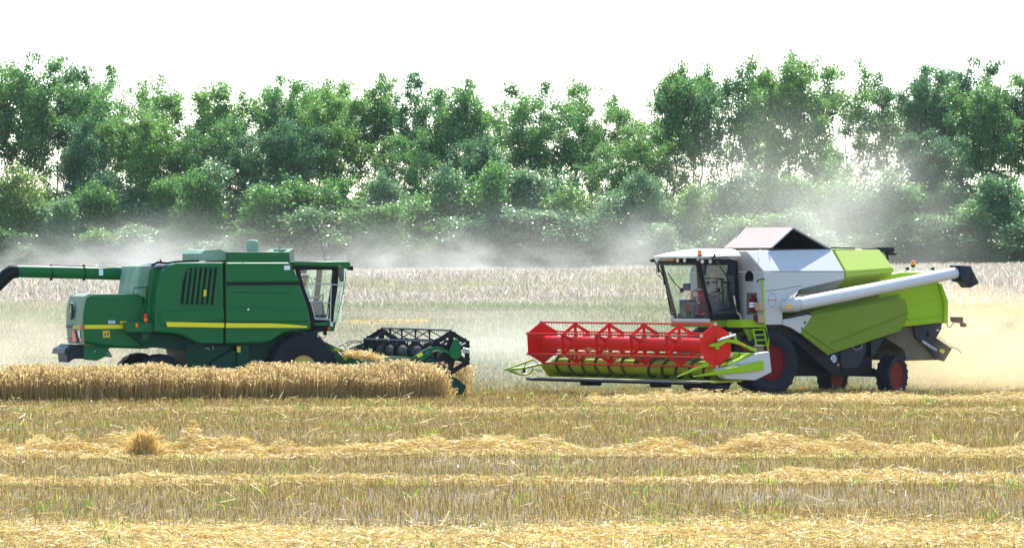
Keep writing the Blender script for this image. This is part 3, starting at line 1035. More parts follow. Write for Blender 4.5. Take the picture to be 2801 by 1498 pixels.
    side_panel(1)
    side_panel(-1)

    # --- unloading auger
    a = MB()
    p0, p1 = p('d', 345, 668, 1.98), p('d', 1492, 440, 1.80)
    V0, V1 = Vector(p0), Vector(p1)
    ra, rb = .182, .160
    ax = (V1 - V0)
    a.tube([tuple(V0), tuple(V0 + ax * .38), tuple(V0 + ax * .382), tuple(V1)], [ra, ra, ra * .97, rb], 28)
    tubeo = a.build('unloading_tube', M['tube_white'], root, smooth=50)
    a = MB()
    u_ = ax.normalized()
    a.tube([tuple(V0 + u_ * .01), tuple(V0 - u_ * .06), tuple(V0 - u_ * .13 + Vector((0, -.07, 0))), tuple(V0 - u_ * .19 + Vector((0, -.24, -.02))), tuple(V0 - u_ * .21 + Vector((0, -.62, -.04)))],
           [ra * 1.06, ra * 1.08, ra * 1.05, ra * .95, ra * .95], 24)
    el = a.build('tube_elbow', M['white'], tubeo, smooth=50)
    a = MB()
    a.plate([p('G', 815, 1215, 2.21), p('G', 900, 1215, 2.21), p('G', 896, 1275, 2.21), p('G', 822, 1268, 2.21)], (0, .008, 0))
    a.build('sticker', M['orange_st'], el)
    a = MB()
    rg = [[tuple(V0 + u_ * t_ + (Vector((0, 1, 0)) * math.cos(k * math.pi / 14) + u_.cross(Vector((0, 1, 0))).normalized() * math.sin(k * math.pi / 14)) * rr) for k in range(28)] for t_, rr in ((0, ra * 1.0), (0, ra * 1.12), (.03, ra * 1.12), (.03, ra * 1.0))]
    a.loft(rg, close=False)
    a.build('clamp_ring', M['rail'], tubeo, smooth=50)
    a = MB()
    w1 = Vector((0, 1, 0)); w2 = u_.cross(w1).normalized()
    def sq(cen, half1, half2, d1, d2): return [tuple(Vector(cen) + d1 * i * half1 + d2 * j * half2) for i, j in ((-1, -1), (1, -1), (1, 1), (-1, 1))]
    n_ = 4
    c1 = Vector(p('d', 1492, 443, 1.80)); c2 = Vector(p('d', 1555, 456, 1.80)); c3 = Vector(p('d', 1600, 530, 1.80))
    dn = (c3 - c2).normalized()
    wd = w1
    a.loft([sq(c1, .2, .22, wd, w2), sq(c2 + Vector((0, 0, .02)), .21, .24, wd, (w2 * .8 + u_ * -.35).normalized()), sq(c3, .2, .17, wd, (u_ * 1.0 + w2 * -.25).normalized() * -1)], close=False)
    sp = a.build('spout', M['grey'], tubeo, smooth=25)
    sd = sp.modifiers.new('thick', 'SOLIDIFY'); sd.thickness = .02
    a = MB(); a.box(p('G', 1120, 1055, 1.5), (.5, .1, .06)); a.build('tube_rest', M['white'], root, bevel=.01)

    # --- chassis, guards
    k = MB()
    k.prism(prof('d', [(120, 815), (1140, 790), (1090, 862), (985, 905), (905, 1060), (905, 1186), (560, 1188), (360, 1188), (140, 1010)], 1.2), -1.1, 1.1)
    ch = k.build('chassis', M['black'], root)
    k = MB()
    k.prism(prof('d', [(118, 818), (250, 818), (372, 884), (560, 1034), (655, 1148), (610, 1190), (575, 1168), (330, 940), (118, 850)], 1.5), 1.38, 1.54)
    k.build('belt_guard', M['black'], root, bevel=.02)
    k = MB()
    k.prism(prof('d', [(656, 1012), (848, 944), (850, 1002), (792, 1128), (735, 1136), (668, 1130)], 1.46), 1.2, 1.46)
    gb = k.build('gearbox_guard', M['grey'], root, bevel=.03)
    k = MB(); k.tube([p('d', 742, 975, 1.47), p('d', 775, 1000, 1.47), p('d', 812, 985, 1.47), p('d', 815, 950, 1.47)], .01, 5); k.build('cable', M['rail'], gb)
    k = MB()
    k.prism(prof('d', [(878, 935), (980, 903), (910, 1030), (880, 1050)], 1.3), 1.1, 1.32)
    k.build('support_bracket', M['grey'], root, bevel=.015)
    k = MB(); k.prism(prof('d', [(556, 1040), (655, 1010), (655, 1148), (640, 1146)], 1.4), 1.1, 1.40)
    k.build('support_bracket', M['grey'], root, bevel=.015)
    k = MB()
    ca = p('d', 900, 1165, 0)
    k.tube([(ca[0] - .0, -1.3, ca[2]), (ca[0], 1.2, ca[2])], .11, 10)
    k.prism(prof('d', [(360, 1150), (910, 1130), (910, 1186), (360, 1188)], .7), -.5, .7)
    k.build('rear_axle', M['black'], root)
    # 20 km/h disc and lamp
    cs = p('H', 277, 552, 1.44)
    k = MB(); k.lathe_y([(.004, -.012), (.102, -.012), (.102, 0), (.004, 0)], cs, 32)
    ss = k.build('speed_sign', M['decal_white'], root)
    text_part('lettering', '20', .155, M['ink'], ss, (cs[0], cs[1] + .003, cs[2]), (-1, 0, 0), (0, 0, 1))
    k = MB(); k.box(p('H', 343, 645, 1.44), (.055, .04, .075)); k.build('marker_lamp', M['orange'], root, bevel=.01)

    # --- straw chopper
    k = MB()
    k.prism(prof('H', [(1040, 232), (1330, 75), (1500, 55), (1600, 290), (1850, 570), (1365, 580), (1342, 430), (1240, 362)], 1.15), -1.15, 1.15)
    k.build('chopper_duct', M['brown'], root, bevel=.03)
    for sg in (1, -1):
        k = MB()
        y0 = 1.22
        k.prism(prof('H', [(1482, 60), (1906, 8), (1890, 110), (1818, 240), (2054, 398), (1936, 592), (1820, 560), (1605, 292), (1512, 242)], 1.28), *(sorted((sg * y0, sg * 1.28))))
        cp = k.build('chopper', M['grey'], root, bevel=.012)
        if sg < 0: continue
        k = MB()
        k.plate(pts('H', [(1612, 278), (1826, 414), (1812, 432), (1602, 302)], 1.28), (0, .004, 0))
        pl = k.build('name_plate', M['ink'], cp)
        k = MB()
        cor = [Vector(v) for v in pts('H', [(1612, 278), (1826, 414), (1812, 432), (1602, 302)], 1.287)]
        for i in range(4): k.tube([tuple(cor[i]), tuple(cor[(i + 1) % 4])], .008, 4)
        k.build('plate_border', M['decal_white'], pl)
        cm = (cor[0] + cor[1] + cor[2] + cor[3]) / 4
        text_part('lettering', 'SPECIAL CUT', .085, M['decal_white'], pl, tuple(cm), tuple(cor[1] - cor[0]), (0, 0, 1))
        k = MB(); k.plate(pts('H', [(1886, 398), (1946, 432), (1916, 478), (1856, 442)], 1.28), (0, .006, 0)); k.build('sticker', M['sticker'], cp)
        k = MB(); k.plate(pts('H', [(1816, 112), (1850, 112), (1850, 134), (1816, 134)], 1.28), (0, .006, 0)); k.build('small_sign', M['decal_white'], cp)
        k = MB(); k.lathe_y([(.004, 0), (.075, 0), (.06, .07), (.004, .08)], p('H', 1695, 178, 1.28), 14); k.build('hub_cap', M['grey'], cp)
        k = MB()
        for i in range(26):
            t_ = i / 25
            a = Vector(p('H', 1820 + 230 * t_, 240 + 155 * t_, 1.25))
            k.tube([tuple(a), tuple(a + Vector((-.04 - .04 * random.random(), random.uniform(-.02, .02), .04 + .06 * random.random())))], .006, 4)
        k.build('bristle_strip', M['rail'], cp)
        k = MB(); k.tube([p('H', 2040, 378, 1.0), p('H', 2110, 392, 1.0), p('H', 2160, 430, 1.0), p('H', 2190, 470, 1.0)], .014, 6); k.build('deflector_rod', M['grey'], cp)
    # rear lamp on its bracket
    k = MB()
    k.plate(pts('K', [(985, 915), (1155, 918), (1160, 1008), (1000, 985)], 1.5), (0, -.05, 0))
    rl = k.build('rear_lamp', M['black'], root, bevel=.01)
    k = MB(); k.tube([p('K', 1130, 1020, 1.49), p('K', 1165, 1020, 1.49)], .07, 12); k.build('lamp_housing', M['black'], rl)
    k = MB(); k.tube([p('K', 1162, 1022, 1.49), p('K', 1192, 1026, 1.49)], [.066, .05], 12); k.build('lens', M['redlens'], rl)
    k = MB(); k.tube([p('K', 932, 1005, 1.46), p('K', 945, 1040, 1.46), p('K', 965, 1055, 1.46), p('K', 988, 1048, 1.46), p('K', 1005, 1020, 1.46), p('K', 1030, 990, 1.46)], .014, 6); k.build('bracket', M['black'], rl)

    # --- wheels
    fc = p('d', 165, 1112, 1.6)
    make_wheel(root, (fc[0], 1.28, .93), .95, .64, .475, M['rim_red'], 1)
    make_wheel(root, (fc[0], -1.28, .93), .95, .64, .475, M['rim_red'], -1)
    rc = p('H', 1150, 775, 1.3)
    make_wheel(root, (rc[0], 1.3, .53), .58, .43, .37, M['rim_red'], 1, math.radians(20), 18)
    make_wheel(root, (rc[0], -1.3, .53), .58, .43, .37, M['rim_red'], -1, math.radians(20), 18)

    # --- cab
    CWp = .84
    ft, fb = p('D', 775, 330, CWp), p('D', 1012, 1205, CWp)           # near front pillar
    rt, rb_ = p('D', 1392, 240, CWp), p('D', 1440, 1205, CWp)         # near rear pillar
    zt, zb = ft[2] + .04, fb[2]
    k = MB()
    ztop = p('D', 1400, 125, .3)[2]
    xr_, xf_ = p('D', 1475, 240, .98)[0], p('D', 738, 250, .98)[0]
    zrear, zfront = p('D', 1400, 236, .98)[2], p('D', 738, 248, .98)[2]
    nx, ny = 14, 15
    rows = []
    for i in range(nx + 1):
        t_ = i / nx
        x = xr_ + (xf_ - xr_) * t_
        zlow = zrear + (zfront - zrear) * t_
        hh = (ztop - zlow) * min(1, (1 - t_) * 9) ** .5 * (1 - max(0, t_ - .25) ** 1.7 * 1.45) if t_ < 1 else 0.0
        row = []
        bow = .10 * t_ ** 3
        for j in range(ny + 1):
            s_ = -1 + 2 * j / ny
            y = .98 * s_
            row.append((x + bow * (1 - s_ * s_), y, zlow + .02 + max(0, hh) * (1 - abs(s_) ** 7) * (1 - .12 * s_ * s_)))
        rows.append(row)
    top = [v for r_ in rows for v in r_]
    W_ = ny + 1
    fs = [(i * W_ + j, i * W_ + j + 1, (i + 1) * W_ + j + 1, (i + 1) * W_ + j) for i in range(nx) for j in range(ny)]
    bot = [(x, y, zl) for (x, y, z), zl in zip(top, [zrear + (zfront - zrear) * (i / nx) for i in range(nx + 1) for j in range(W_)])]
    nb = len(top)
    fs += [tuple(a + nb for a in reversed(f_)) for f_ in fs]
    edge = [j for j in range(W_)] + [i * W_ + ny for i in range(1, nx + 1)] + [nx * W_ + j for j in range(ny - 1, -1, -1)] + [i * W_ for i in range(nx - 1, 0, -1)]
    for a, c in zip(edge, edge[1:] + edge[:1]): fs.append((a, c, c + nb, a + nb))
    k.add(top + bot, fs)
    cab = MB()
    # floor and rear wall and pillars = the cab frame
    for y in (CWp, -CWp):
        s_ = 1 if y > 0 else -1
        def bar(a, c, wx, wy=.06):
            rr_ = []
            for v in (a, c):
                rr_.append([(v[0] + i * wx, v[1] + j * wy / 2 - s_ * wy / 2, v[2]) for i, j in ((-1, -1), (1, -1), (1, 1), (-1, 1))])
            cab.loft(rr_)
        A_, B2 = (ft[0], y, zt), (fb[0], y, zb)
        bar((A_[0] - .04, y, zt), (B2[0] - .03, y, zb), .055, .07)
        bar((rt[0], y, zt), (rb_[0], y, zb), .07, .07)
        cab.box(((ft[0] + rt[0]) / 2 - .03, y - s_ * .03, zt - .03), (abs(ft[0] - rt[0]) - .2, .06, .16))
        cab.box(((fb[0] + rb_[0]) / 2 - .03, y - s_ * .03, zb + .06), (abs(fb[0] - rb_[0]) - .2, .058, .12))
    cab.box(((fb[0] + rb_[0]) / 2, 0, zb - .03), (abs(fb[0] - rb_[0]) + .1, 2 * CWp - .02, .06))
    cab.box((rt[0] - .10, 0, (zt + zb) / 2), (.06, 2 * CWp - .16, zt - zb - .02))
    cab.box((ft[0] + .0, 0, zt - .0), (.14, 2 * CWp - .2, .15))
    cabo = cab.build('cab', M['black'], root, bevel=.012)
    k.build('roof', M['white'], cabo, smooth=40)
    k = MB()
    for sy in (-1, 1):
        pass
    rows = []
    for t_ in np.linspace(0, 1, 5):
        row = []
        for s_ in np.linspace(-1, 1, 9):
            x = ft[0] + (fb[0] - ft[0]) * t_ + .02 + .13 * (1 - s_ * s_)
            row.append((x, (CWp - .03) * s_, zt - .05 + (zb - zt + .07) * t_))
        rows.append(row)
    vs = [v for r_ in rows for v in r_]
    fs = [(i * 9 + j, i * 9 + j + 1, (i + 1) * 9 + j + 1, (i + 1) * 9 + j) for i in range(4) for j in range(8)]
    k.add(vs, fs); k.build('windshield', M['glass_green'], cabo, smooth=80)
    for y, nm in ((CWp - .02, 'door'), (-CWp + .02, 'side_window')):
        k = MB()
        k.add([(ft[0] - .1, y, zt - .1), (rt[0] + .06, y, zt - .1), (rb_[0] + .06, y, zb + .1), (fb[0] - .08, y, zb + .1)], [(0, 1, 2, 3)])
        dr = k.build(nm, M['glass_blue'] if y > 0 else M['glass_green'], cabo)
        if y > 0:
            k = MB()
            loop = [p('D', 838, 335, CWp + .01), p('D', 1012, 1118, CWp + .01), p('D', 1240, 1075, CWp + .01), p('D', 1330, 1035, CWp + .01), p('D', 1335, 960, CWp + .01), p('D', 1275, 640, CWp + .01)]
            k.tube(loop, .022, 6); k.build('door_frame', M['black'], dr)
            k = MB(); k.box(p('D', 1130, 765, CWp + .02), (.05, .04, .12)); k.build('handle', M['black'], dr, bevel=.01)
    # skirt under the cab and platform
    k = MB()
    zs = p('D', 1030, 1335, CWp)[2]
    k.box(((fb[0] + rb_[0]) / 2 + .02, 0, (zb + zs) / 2 - .04), (abs(fb[0] - rb_[0]) + .12, 2 * CWp + .03, zb - zs - .04))
    pf = k.build('cab_base', M['olive'], root, bevel=.02)
    k = MB()
    rows = []
    for zz in (zb - .012, zs + .12):
        rows.append([(fb[0] + .10 + .09 * (1 - s_ * s_), s_ * (CWp + .02), zz) for s_ in np.linspace(-1, 1, 9)] + [(fb[0] + .07, s_ * (CWp + .02), zz) for s_ in np.linspace(1, -1, 9)])
    k.loft(rows); k.build('front_skirt', M['white'], pf, smooth=50)
    k = MB()
    k.lathe_y([(.004, 0), (.05, 0), (.05, .02), (.004, .03)], p('E', 888, 155, CWp + .02), 14); k.build('round_lamp', M['decal_white'], pf)
    k = MB()
    k.lathe_y([(.02, 0), (.065, 0), (.065, .03), (.02, .03)], p('E', 1022, 155, CWp + .02), 14); k.build('round_vent', M['black'], pf)
    k = MB()
    x0, x1 = p('E', 1112, 150, 1.5)[0], p('E', 1502, 150, 1.5)[0]
    z1, z0 = p('E', 1300, 90, 1.5)[2], p('E', 1300, 222, 1.5)[2]
    k.box(((x0 + x1) / 2, 1.21, (z0 + z1) / 2), (abs(x1 - x0), .68, z1 - z0))
    plat = k.build('platform', M['lime'], root, bevel=.02)
    # ladder
    k = MB()
    YL = 1.62
    for path in ([(1310, 250), (1345, 395), (1375, 560)], [(1497, 240), (1530, 420), (1578, 615)]):
        k.tube(pts('E', path, YL), .028, 8)
    for a, c in (((1315, 262), (1500, 252)), ((1330, 350), (1515, 345)), ((1350, 440), (1528, 432)), ((1365, 530), (1550, 525))):
        k.tube([p('E', *a, YL), p('E', *c, YL)], .024, 8)
    lad = k.build('ladder', M['lime'], root)
    k = MB()
    k.plate(pts('E', [(1160, 240), (1312, 250), (1330, 440), (1372, 590), (1290, 590), (1240, 400)], YL - .1), (0, -.06, 0))
    k.build('ladder_plate', M['olive'], lad, bevel=.01)
    k = MB(); k.tube(pts('E', [(1515, 180), (1550, 260), (1582, 420), (1585, 500), (1565, 560)], YL + .12), .018, 8)
    k.build('handrail', M['lime'], lad)
    k = MB(); k.tube([p('G', 395, 772, HW + .05), p('G', 420, 980, HW + .05), p('G', 432, 1378, HW + .05), p('E', 1515, 190, HW + .08)], .03, 8)
    hr = k.build('grab_pole', M['lime'], root)
    k = MB(); k.tube([p('G', 322, 820, HW + .05), p('G', 340, 772, HW + .05), p('G', 440, 772, HW + .05)], .02, 8); k.build('pole_hook', M['black'], hr)
    k = MB(); k.tube(pts('D', [(1362, 855), (1385, 980), (1412, 1110), (1462, 1165), (1482, 1230)], 1.15), .022, 8); k.build('handrail', M['flap'], root)

    # lamps, mirror, wiper, beacon on the cab
    for nm, x, y, lx_ in (('l', 482, 297, None), ('l', 592, 297, None)):
        c = q('D', x, y, ft[0] + .16)
        k = MB(); k.tube([(c[0] - .08, c[1], c[2]), (c[0], c[1], c[2])], [.045, .062], 14); wl = k.build('work_lamp', M['black'], cabo)
        k = MB(); k.tube([(c[0], c[1], c[2]), (c[0] + .02, c[1], c[2])], [.058, .05], 14); k.build('lens', M['lampglass'], wl)
    for x, y in ((864, 317), (988, 315)):
        c = p('D', x, y, CWp + .04)
        k = MB(); k.tube([(c[0], c[1] - .08, c[2]), (c[0], c[1], c[2])], [.045, .062], 14); wl = k.build('work_lamp', M['black'], cabo)
        k = MB(); k.tube([(c[0], c[1], c[2]), (c[0], c[1] + .02, c[2])], [.058, .05], 14); k.build('lens', M['lampglass'], wl)
    c = p('D', 826, 205, .92)
    k = MB(); k.lathe_z([(.004, -.02), (.062, -.02), (.066, .01), (.058, .08), (.03, .115), (.004, .12)], c, 20); bo = k.build('beacon', M['orange'], cabo)
    k = MB(); k.lathe_z([(.004, -.06), (.05, -.06), (.066, -.02), (.004, -.02)], c, 16); k.build('beacon_base', M['black'], bo)
    k = MB(); k.tube([p('D', 1060, 200, .98), p('D', 1060, 240, .98), p('D', 1020, 265, .98)], .03, 8); k.build('mirror_mount', M['black'], cabo)
    k = MB(); k.tube([p('D', 1070, 290, 1.0), p('D', 1170, 420, 1.25), p('D', 1245, 545, 1.35), p('D', 1275, 640, 1.35)], .016, 8)
    k.tube([p('D', 1070, 278, 1.0), p('D', 1160, 252, 1.2), p('D', 1248, 242, 1.35), p('D', 1290, 275, 1.4)], .012, 8)
    k.tube(pts('D', [(890, 575), (1060, 580), (1170, 582), (1200, 600), (1220, 640), (1230, 760), (1210, 785), (1000, 900)], 1.0), .012, 8)
    k.build('mirror_arm', M['black'], cabo)
    k = MB(); 
    k.plate([q('D', 1272, 275, 0)] if False else [p('D', 1278, 268, 1.30), p('D', 1385, 285, 1.50), p('D', 1350, 525, 1.50), p('D', 1238, 532, 1.30)], (-.06, .0, 0))
    k.build('mirror', M['black'], cabo, bevel=.02)
    k = MB(); k.box(p('D', 1222, 642, 1.05), (.16, .05, .05)); k.build('mirror_joint', M['black'], cabo)
    k = MB(); k.box(p('D', 1300, 655, 1.3), (.08, .06, .1)); k.build('mirror_joint', M['black'], cabo)
    k = MB()
    wx = [q('D', 330, 500, ft[0] + .14), q('D', 420, 640, ft[0] + .12), q('D', 545, 765, ft[0] + .06)]
    k.tube(wx, .014, 6); k.box(wx[2], (.05, .09, .12)); k.build('wiper', M['black'], cabo)
    # far mirror arms at the front left of the picture
    xfm = ft[0] + .25
    k = MB()
    k.tube([q('D', 105, 280, xfm), q('D', 190, 440, xfm), q('D', 265, 560, xfm), q('D', 320, 840, xfm - .1), q('D', 375, 1135, xfm - .25)], .018, 8)
    k.tube([q('D', 225, 310, xfm), q('D', 262, 520, xfm), q('D', 268, 680, xfm)], .02, 8)
    k.tube([q('D', 160, 310, xfm), q('D', 145, 500, xfm), q('D', 180, 545, xfm), q('D', 265, 620, xfm)], .009, 6)
    k.tube([q('D', 178, 300, xfm), q('D', 175, 490, xfm)], [.012, .035], 8)
    k.tube([q('D', 180, 540, xfm), q('D', 225, 535, xfm), q('D', 262, 570, xfm)], .008, 6)
    k.tube([q('D', 375, 1135, xfm - .25), q('D', 425, 1140, xfm - .3)], .03, 8)
    k.build('mirror_arm', M['black'], cabo)
    k = MB(); a_ = q('D', 75, 300, xfm); k.tube([(a_[0] - .05, a_[1], a_[2]), (a_[0] + .05, a_[1], a_[2])], [.05, .035], 12); k.build('work_lamp', M['grey'], cabo)
    k = MB(); k.box(q('D', 320, 285, ft[0] + .1), (.08, .62, .08)); k.build('visor_board', M['leather'], cabo)
    k = MB(); a_ = q('D', 402, 1180, fb[0] + .1); k.lathe_z([(.004, -.14), (.05, -.14), (.055, .03), (.03, .05), (.004, .055)], a_, 12); k.build('corner_lamp', M['flap'], cabo)
    k = MB(); k.tube([p('s', 2012, 652, .6), p('s', 2050, 606, .6), p('s', 2094, 554, .6)], [.007, .005, .003], 5); k.build('antenna', M['black'], cabo)
    k = MB(); k.tube([p('D', 1180, 225, .7), p('D', 1205, 140, .7)], .006, 5); k.build('antenna_lead', M['black'], cabo)

    # interior and driver
    xs = (fb[0] + rb_[0]) / 2 - .25
    cab_interior(cabo, xs, zb)
    k = MB()
    a_ = q('D', 625, 715, fb[0] - .1); k.box(a_, (.06, .28, .2))
    k.box((fb[0] - .25, a_[1] - .2, zb + .25), (.3, .3, .5)); k.build('console', M['interior'], cabo, bevel=.02)
    k = MB(); k.box(q('D', 760, 1035, fb[0] - .2), (.3, .66, .26)); k.build('tool_box', M['interior_red'], cabo, bevel=.03)
    W_ = root.matrix_basis if False else Matrix.Translation((R.O[0], R.O[1], 0)) @ Matrix.Rotation(R.h, 4, 'Z')
    make_person('driver in dark clothes behind the tinted cab door of the white and lime combine', tuple(W_ @ Vector((xs - .08, 0, zb + .50))), R.h, M['darkcloth'], M['darkcloth'])

    # --- feeder house
    k = MB()
    k.prism(prof('E', [(830, 220), (1170, 225), (1250, 420), (1260, 600), (960, 700), (940, 560)], .6), -.62, .62)
    fh = k.build('feeder_house', M['black'], root)
    k = MB(); k.plate(pts('E', [(1010, 335), (1165, 265), (1235, 400), (1060, 470)], .66), (0, -.03, 0)); k.build('feeder_cover', M['olive'], fh)

    # --- header
    w = 3.87
    nc = p('c', 1530, 966, w)
    rr = .565
    ph = math.radians(87)
    rx_, rz_ = nc[0], nc[2]
    ax_, az_ = rx_ - .52, p('c', 900, 1125, 0)[2]
    zf = p('c', 900, 1200, 0)[2] + .02
    k = MB()
    back = [(ax_ - .42, zf + .62), (ax_ - .36, zf + .62), (ax_ - .34, zf + .1), (ax_ - .2, zf - .02), (ax_ + .9, zf - .06), (ax_ + .9, zf - .10), (ax_ - .24, zf - .07), (ax_ - .40, zf + .06)]
    k.prism(back, -w - .15, w + .15)
    hd = k.build('header', M['trough'], root)
    k = MB(); k.prism([(ax_ - .50, zf + .52), (ax_ - .42, zf + .52), (ax_ - .42, zf + .66), (ax_ - .50, zf + .66)], -w - .1, w + .1); k.build('header_beam', M['lime'], hd, bevel=.01)
    make_reel(hd, (rx_, rz_), -w, w, rr, ph, [-w + 2 * w * j / 5 for j in (1, 2, 3, 4)], .185, M['red'], M['red'], M['red'], M['brown'], closed=[(-w, -1), (w, 1)], wid=.10, spoke=.05, hub=.2)
    auger_screw(hd, (ax_, az_), -w - .05, w + .05, .21, .295, M['trough'], M['flight'], .60)
    # knife
    xk = ax_ + .95
    k = MB()
    k.prism([(xk - .16, zf - .16), (xk + .02, zf - .13), (xk + .02, zf - .07), (xk - .16, zf - .055)], -w - .15, w + .15)
    kb = k.build('cutter_bar', M['black'], hd)
    k = MB()
    n_ = 100
    for i in range(n_):
        y = -w + (i + .5) * 2 * w / n_
        k.add([(xk + .02, y - .03, zf - .068), (xk + .02, y + .03, zf - .068), (xk + .13, y + .004, zf - .085), (xk + .13, y - .004, zf - .085), (xk + .02, y - .03, zf - .10), (xk + .02, y + .03, zf - .10)],
              [(0, 1, 2, 3), (4, 3, 2, 5), (0, 3, 4), (1, 5, 2), (0, 4, 5, 1)])
    k.prism([(xk - .15, zf - .052), (xk + .03, zf - .064), (xk + .03, zf - .058), (xk - .15, zf - .044)], -w - .1, w + .1)
    k.build('knife_fingers', M['silver'], kb)
    for cx_, wd_ in ((615, .35), (1120, .35), (1480, .9)):
        c = q('c', cx_, 1245, xk - .3)
        k = MB(); k.box((xk - .35, c[1], zf - .2), (.5, wd_, .1)); k.build('skid', M['black'], hd, bevel=.03)
    # far end plate and skeletal divider
    k = MB()
    k.prism(prof('c', [(262, 1102), (345, 1090), (405, 1050), (470, 1045), (520, 1160), (330, 1200)], -w - .15), -w - .2, -w - .15)
    k.build('end_wall', M['trough'], hd, bevel=.01)
    k = MB()
    yy = -w - .22
    k.tube(pts('I', [(35, 948), (300, 860), (555, 768)], yy), [.012, .03, .03], 8)
    k.tube(pts('I', [(60, 952), (250, 935), (440, 905), (720, 838)], yy), [.012, .035, .035, .04], 8)
    k.tube(pts('I', [(140, 965), (220, 985), (330, 1025), (420, 1032), (500, 1000), (545, 950), (540, 900)], yy), [.03, .035, .025, .025, .03, .025, .02], 8)
    k.tube(pts('I', [(545, 940), (620, 945), (690, 970), (715, 955)], yy), .018, 6)
    dv = k.build('crop_divider', M['lime'], hd)
    k = MB()
    k.tube(pts('I', [(555, 775), (640, 830)], yy), .012, 6); k.tube(pts('I', [(422, 835), (415, 880), (390, 895)], yy), .012, 6); k.tube(pts('I', [(365, 950), (360, 1000)], yy), .012, 6)
    k.box(p('I', 400, 960, yy), (.06, .04, .1))
    k.build('divider_strut', M['black'], dv)
    # near end: white cowl with lime spears
    yn = w + .28
    k = MB()
    k.prism(prof('E', [(715, 945), (880, 880), (1130, 770), (1375, 660), (1600, 630), (1640, 985), (1360, 1126), (850, 1106), (765, 1035)], yn), w + .06, yn)
    cw = k.build('end_cowl', M['white'], hd, bevel=.035, seg=3)
    k = MB()
    k.prism(prof('E', [(770, 880), (1060, 760), (1190, 690), (1300, 655), (1160, 730), (950, 830)], yn - .1), w + .05, yn + .005)
    k.build('cowl_edge', M['lime'], cw)
    k = MB()
    def spear(path, y, mat, nm):
        m_ = MB(); rg = []
        for (x_, y_, hh) in path:
            c = p('E', x_, y_, y)
            rg.append([(c[0], y + a * .5 * max(.5, hh / .1) , c[2] + b2 * hh) for a, b2 in ((-.06, -1), (.06, -1), (.06, 1), (-.06, 1))])
        m_.loft(rg)
        return m_.build(nm, mat, hd, bevel=.012)
    spear([(290, 1062, .012), (650, 1000, .05), (890, 962, .075), (1200, 915, .10), (1485, 865, .125)], yn + .08, M['lime'], 'crop_divider')
    spear([(8, 1066, .012), (200, 985, .035), (400, 895, .04), (545, 850, .06)], w + .2, M['lime'], 'crop_divider')
    k = MB(); k.tube([p('E', 910, 790, w + .2), p('E', 1010, 830, w + .3), p('E', 1150, 865, yn + .06)], .018, 6); k.build('tie_rod', M['rail'], hd)
    k = MB(); k.plate(pts('E', [(735, 880), (800, 830), (858, 820), (850, 850), (790, 882)], w + .1), (0, .02, 0)); k.build('reflector', M['yellow'], hd)
    k = MB(); k.plate(pts('E', [(940, 885), (1000, 872), (1000, 895), (945, 912)], yn + .002), (0, .01, 0)); k.build('sticker', M['sticker'], cw)
    # reel arms
    for sg in (1, -1):
        ya = sg * (w + .14)
        def pp(l): 
            o_ = pts('E', l, w + .14)
            return [(x, ya, z) for x, y, z in o_]
        k = MB()
        k.prism([(a[0], a[2]) for a in pp([(568, 510), (705, 478), (860, 420), (1015, 430), (1080, 465), (1180, 520), (1365, 590), (1355, 628), (1290, 620), (1160, 560), (1030, 500), (850, 470), (740, 540), (580, 552)])], ya - .05, ya + .05)
        k.prism([(a[0], a[2]) for a in pp([(660, 540), (735, 535), (725, 590), (705, 605), (680, 590)])], ya - .03, ya + .03)
        k.prism([(a[0], a[2]) for a in pp([(985, 430), (1000, 375), (1015, 345), (1028, 430)])], ya - .03, ya + .03)
        arm = k.build('reel_arm', M['lime'], hd, bevel=.01)
        k = MB(); k.tube(pp([(712, 440), (860, 395), (1012, 348)]), .032, 8); k.build('arm_highlight_rod', M['tube_white'], arm)  # white rod paints the highlight along the top of the arm
        k = MB(); k.tube(pp([(1062, 515), (1150, 570), (1225, 612)]), .04, 8); k.build('hydraulic_cylinder', M['rim_red'], arm)
        k = MB(); k.plate([(a[0], ya + sg * .05, a[2]) for a in pp([(1092, 470), (1170, 512), (1158, 535), (1082, 496)])], (0, sg * .006, 0)); k.build('sticker', M['orange_st'], arm)
    k = MB()
    for path in ([(1045, 500), (1050, 600), (1080, 640)], [(1080, 640), (1075, 720), (1090, 760)], [(1030, 370), (1080, 400), (1130, 460)], [(1140, 440), (1220, 490), (1240, 520)]):
        k.tube(pts('E', path, w + .05), .012, 6)
    k.build('hydraulic_hose', M['black'], hd)
    k = MB(); k.prism(prof('E', [(940, 645), (1270, 655), (1100, 715), (935, 712)], w - .02), w - .2, w - .02); k.build('end_bracket', M['lime'], hd, bevel=.01)
    k = MB(); k.box(p('E', 1405, 585, w - .3), (.24, .2, .2)); k.build('drive_cover', M['brown'], hd, bevel=.05)
    # straw caught in the reel
    k = MB()
    rs = random.Random(5)
    for (x_, y_, n2) in ((1075, 630, 16), (1230, 650, 22), (1560, 605, 10), (1640, 610, 10), (1820, 640, 20), (2000, 720, 14), (1450, 690, 10)):
        for _ in range(n2):
            c = q('I', x_ + rs.uniform(-60, 60), y_ + rs.uniform(-40, 40), rx_ + .2)
            d_ = Vector((rs.uniform(-1, 1), rs.uniform(-1, 1), rs.uniform(-1, 1))).normalized() * rs.uniform(.05, .16)
            k.tube([tuple(Vector(c) - d_), tuple(Vector(c) + d_)], .005, 4)
    so = k.build('caught_straw', M['straw'], None)
    so.location = root.location; so.rotation_euler = root.rotation_euler
    tag(so, 'wisps of straw tangled in the red reel', 'straw', kind='stuff')
    return R


RIG_R = build_right()
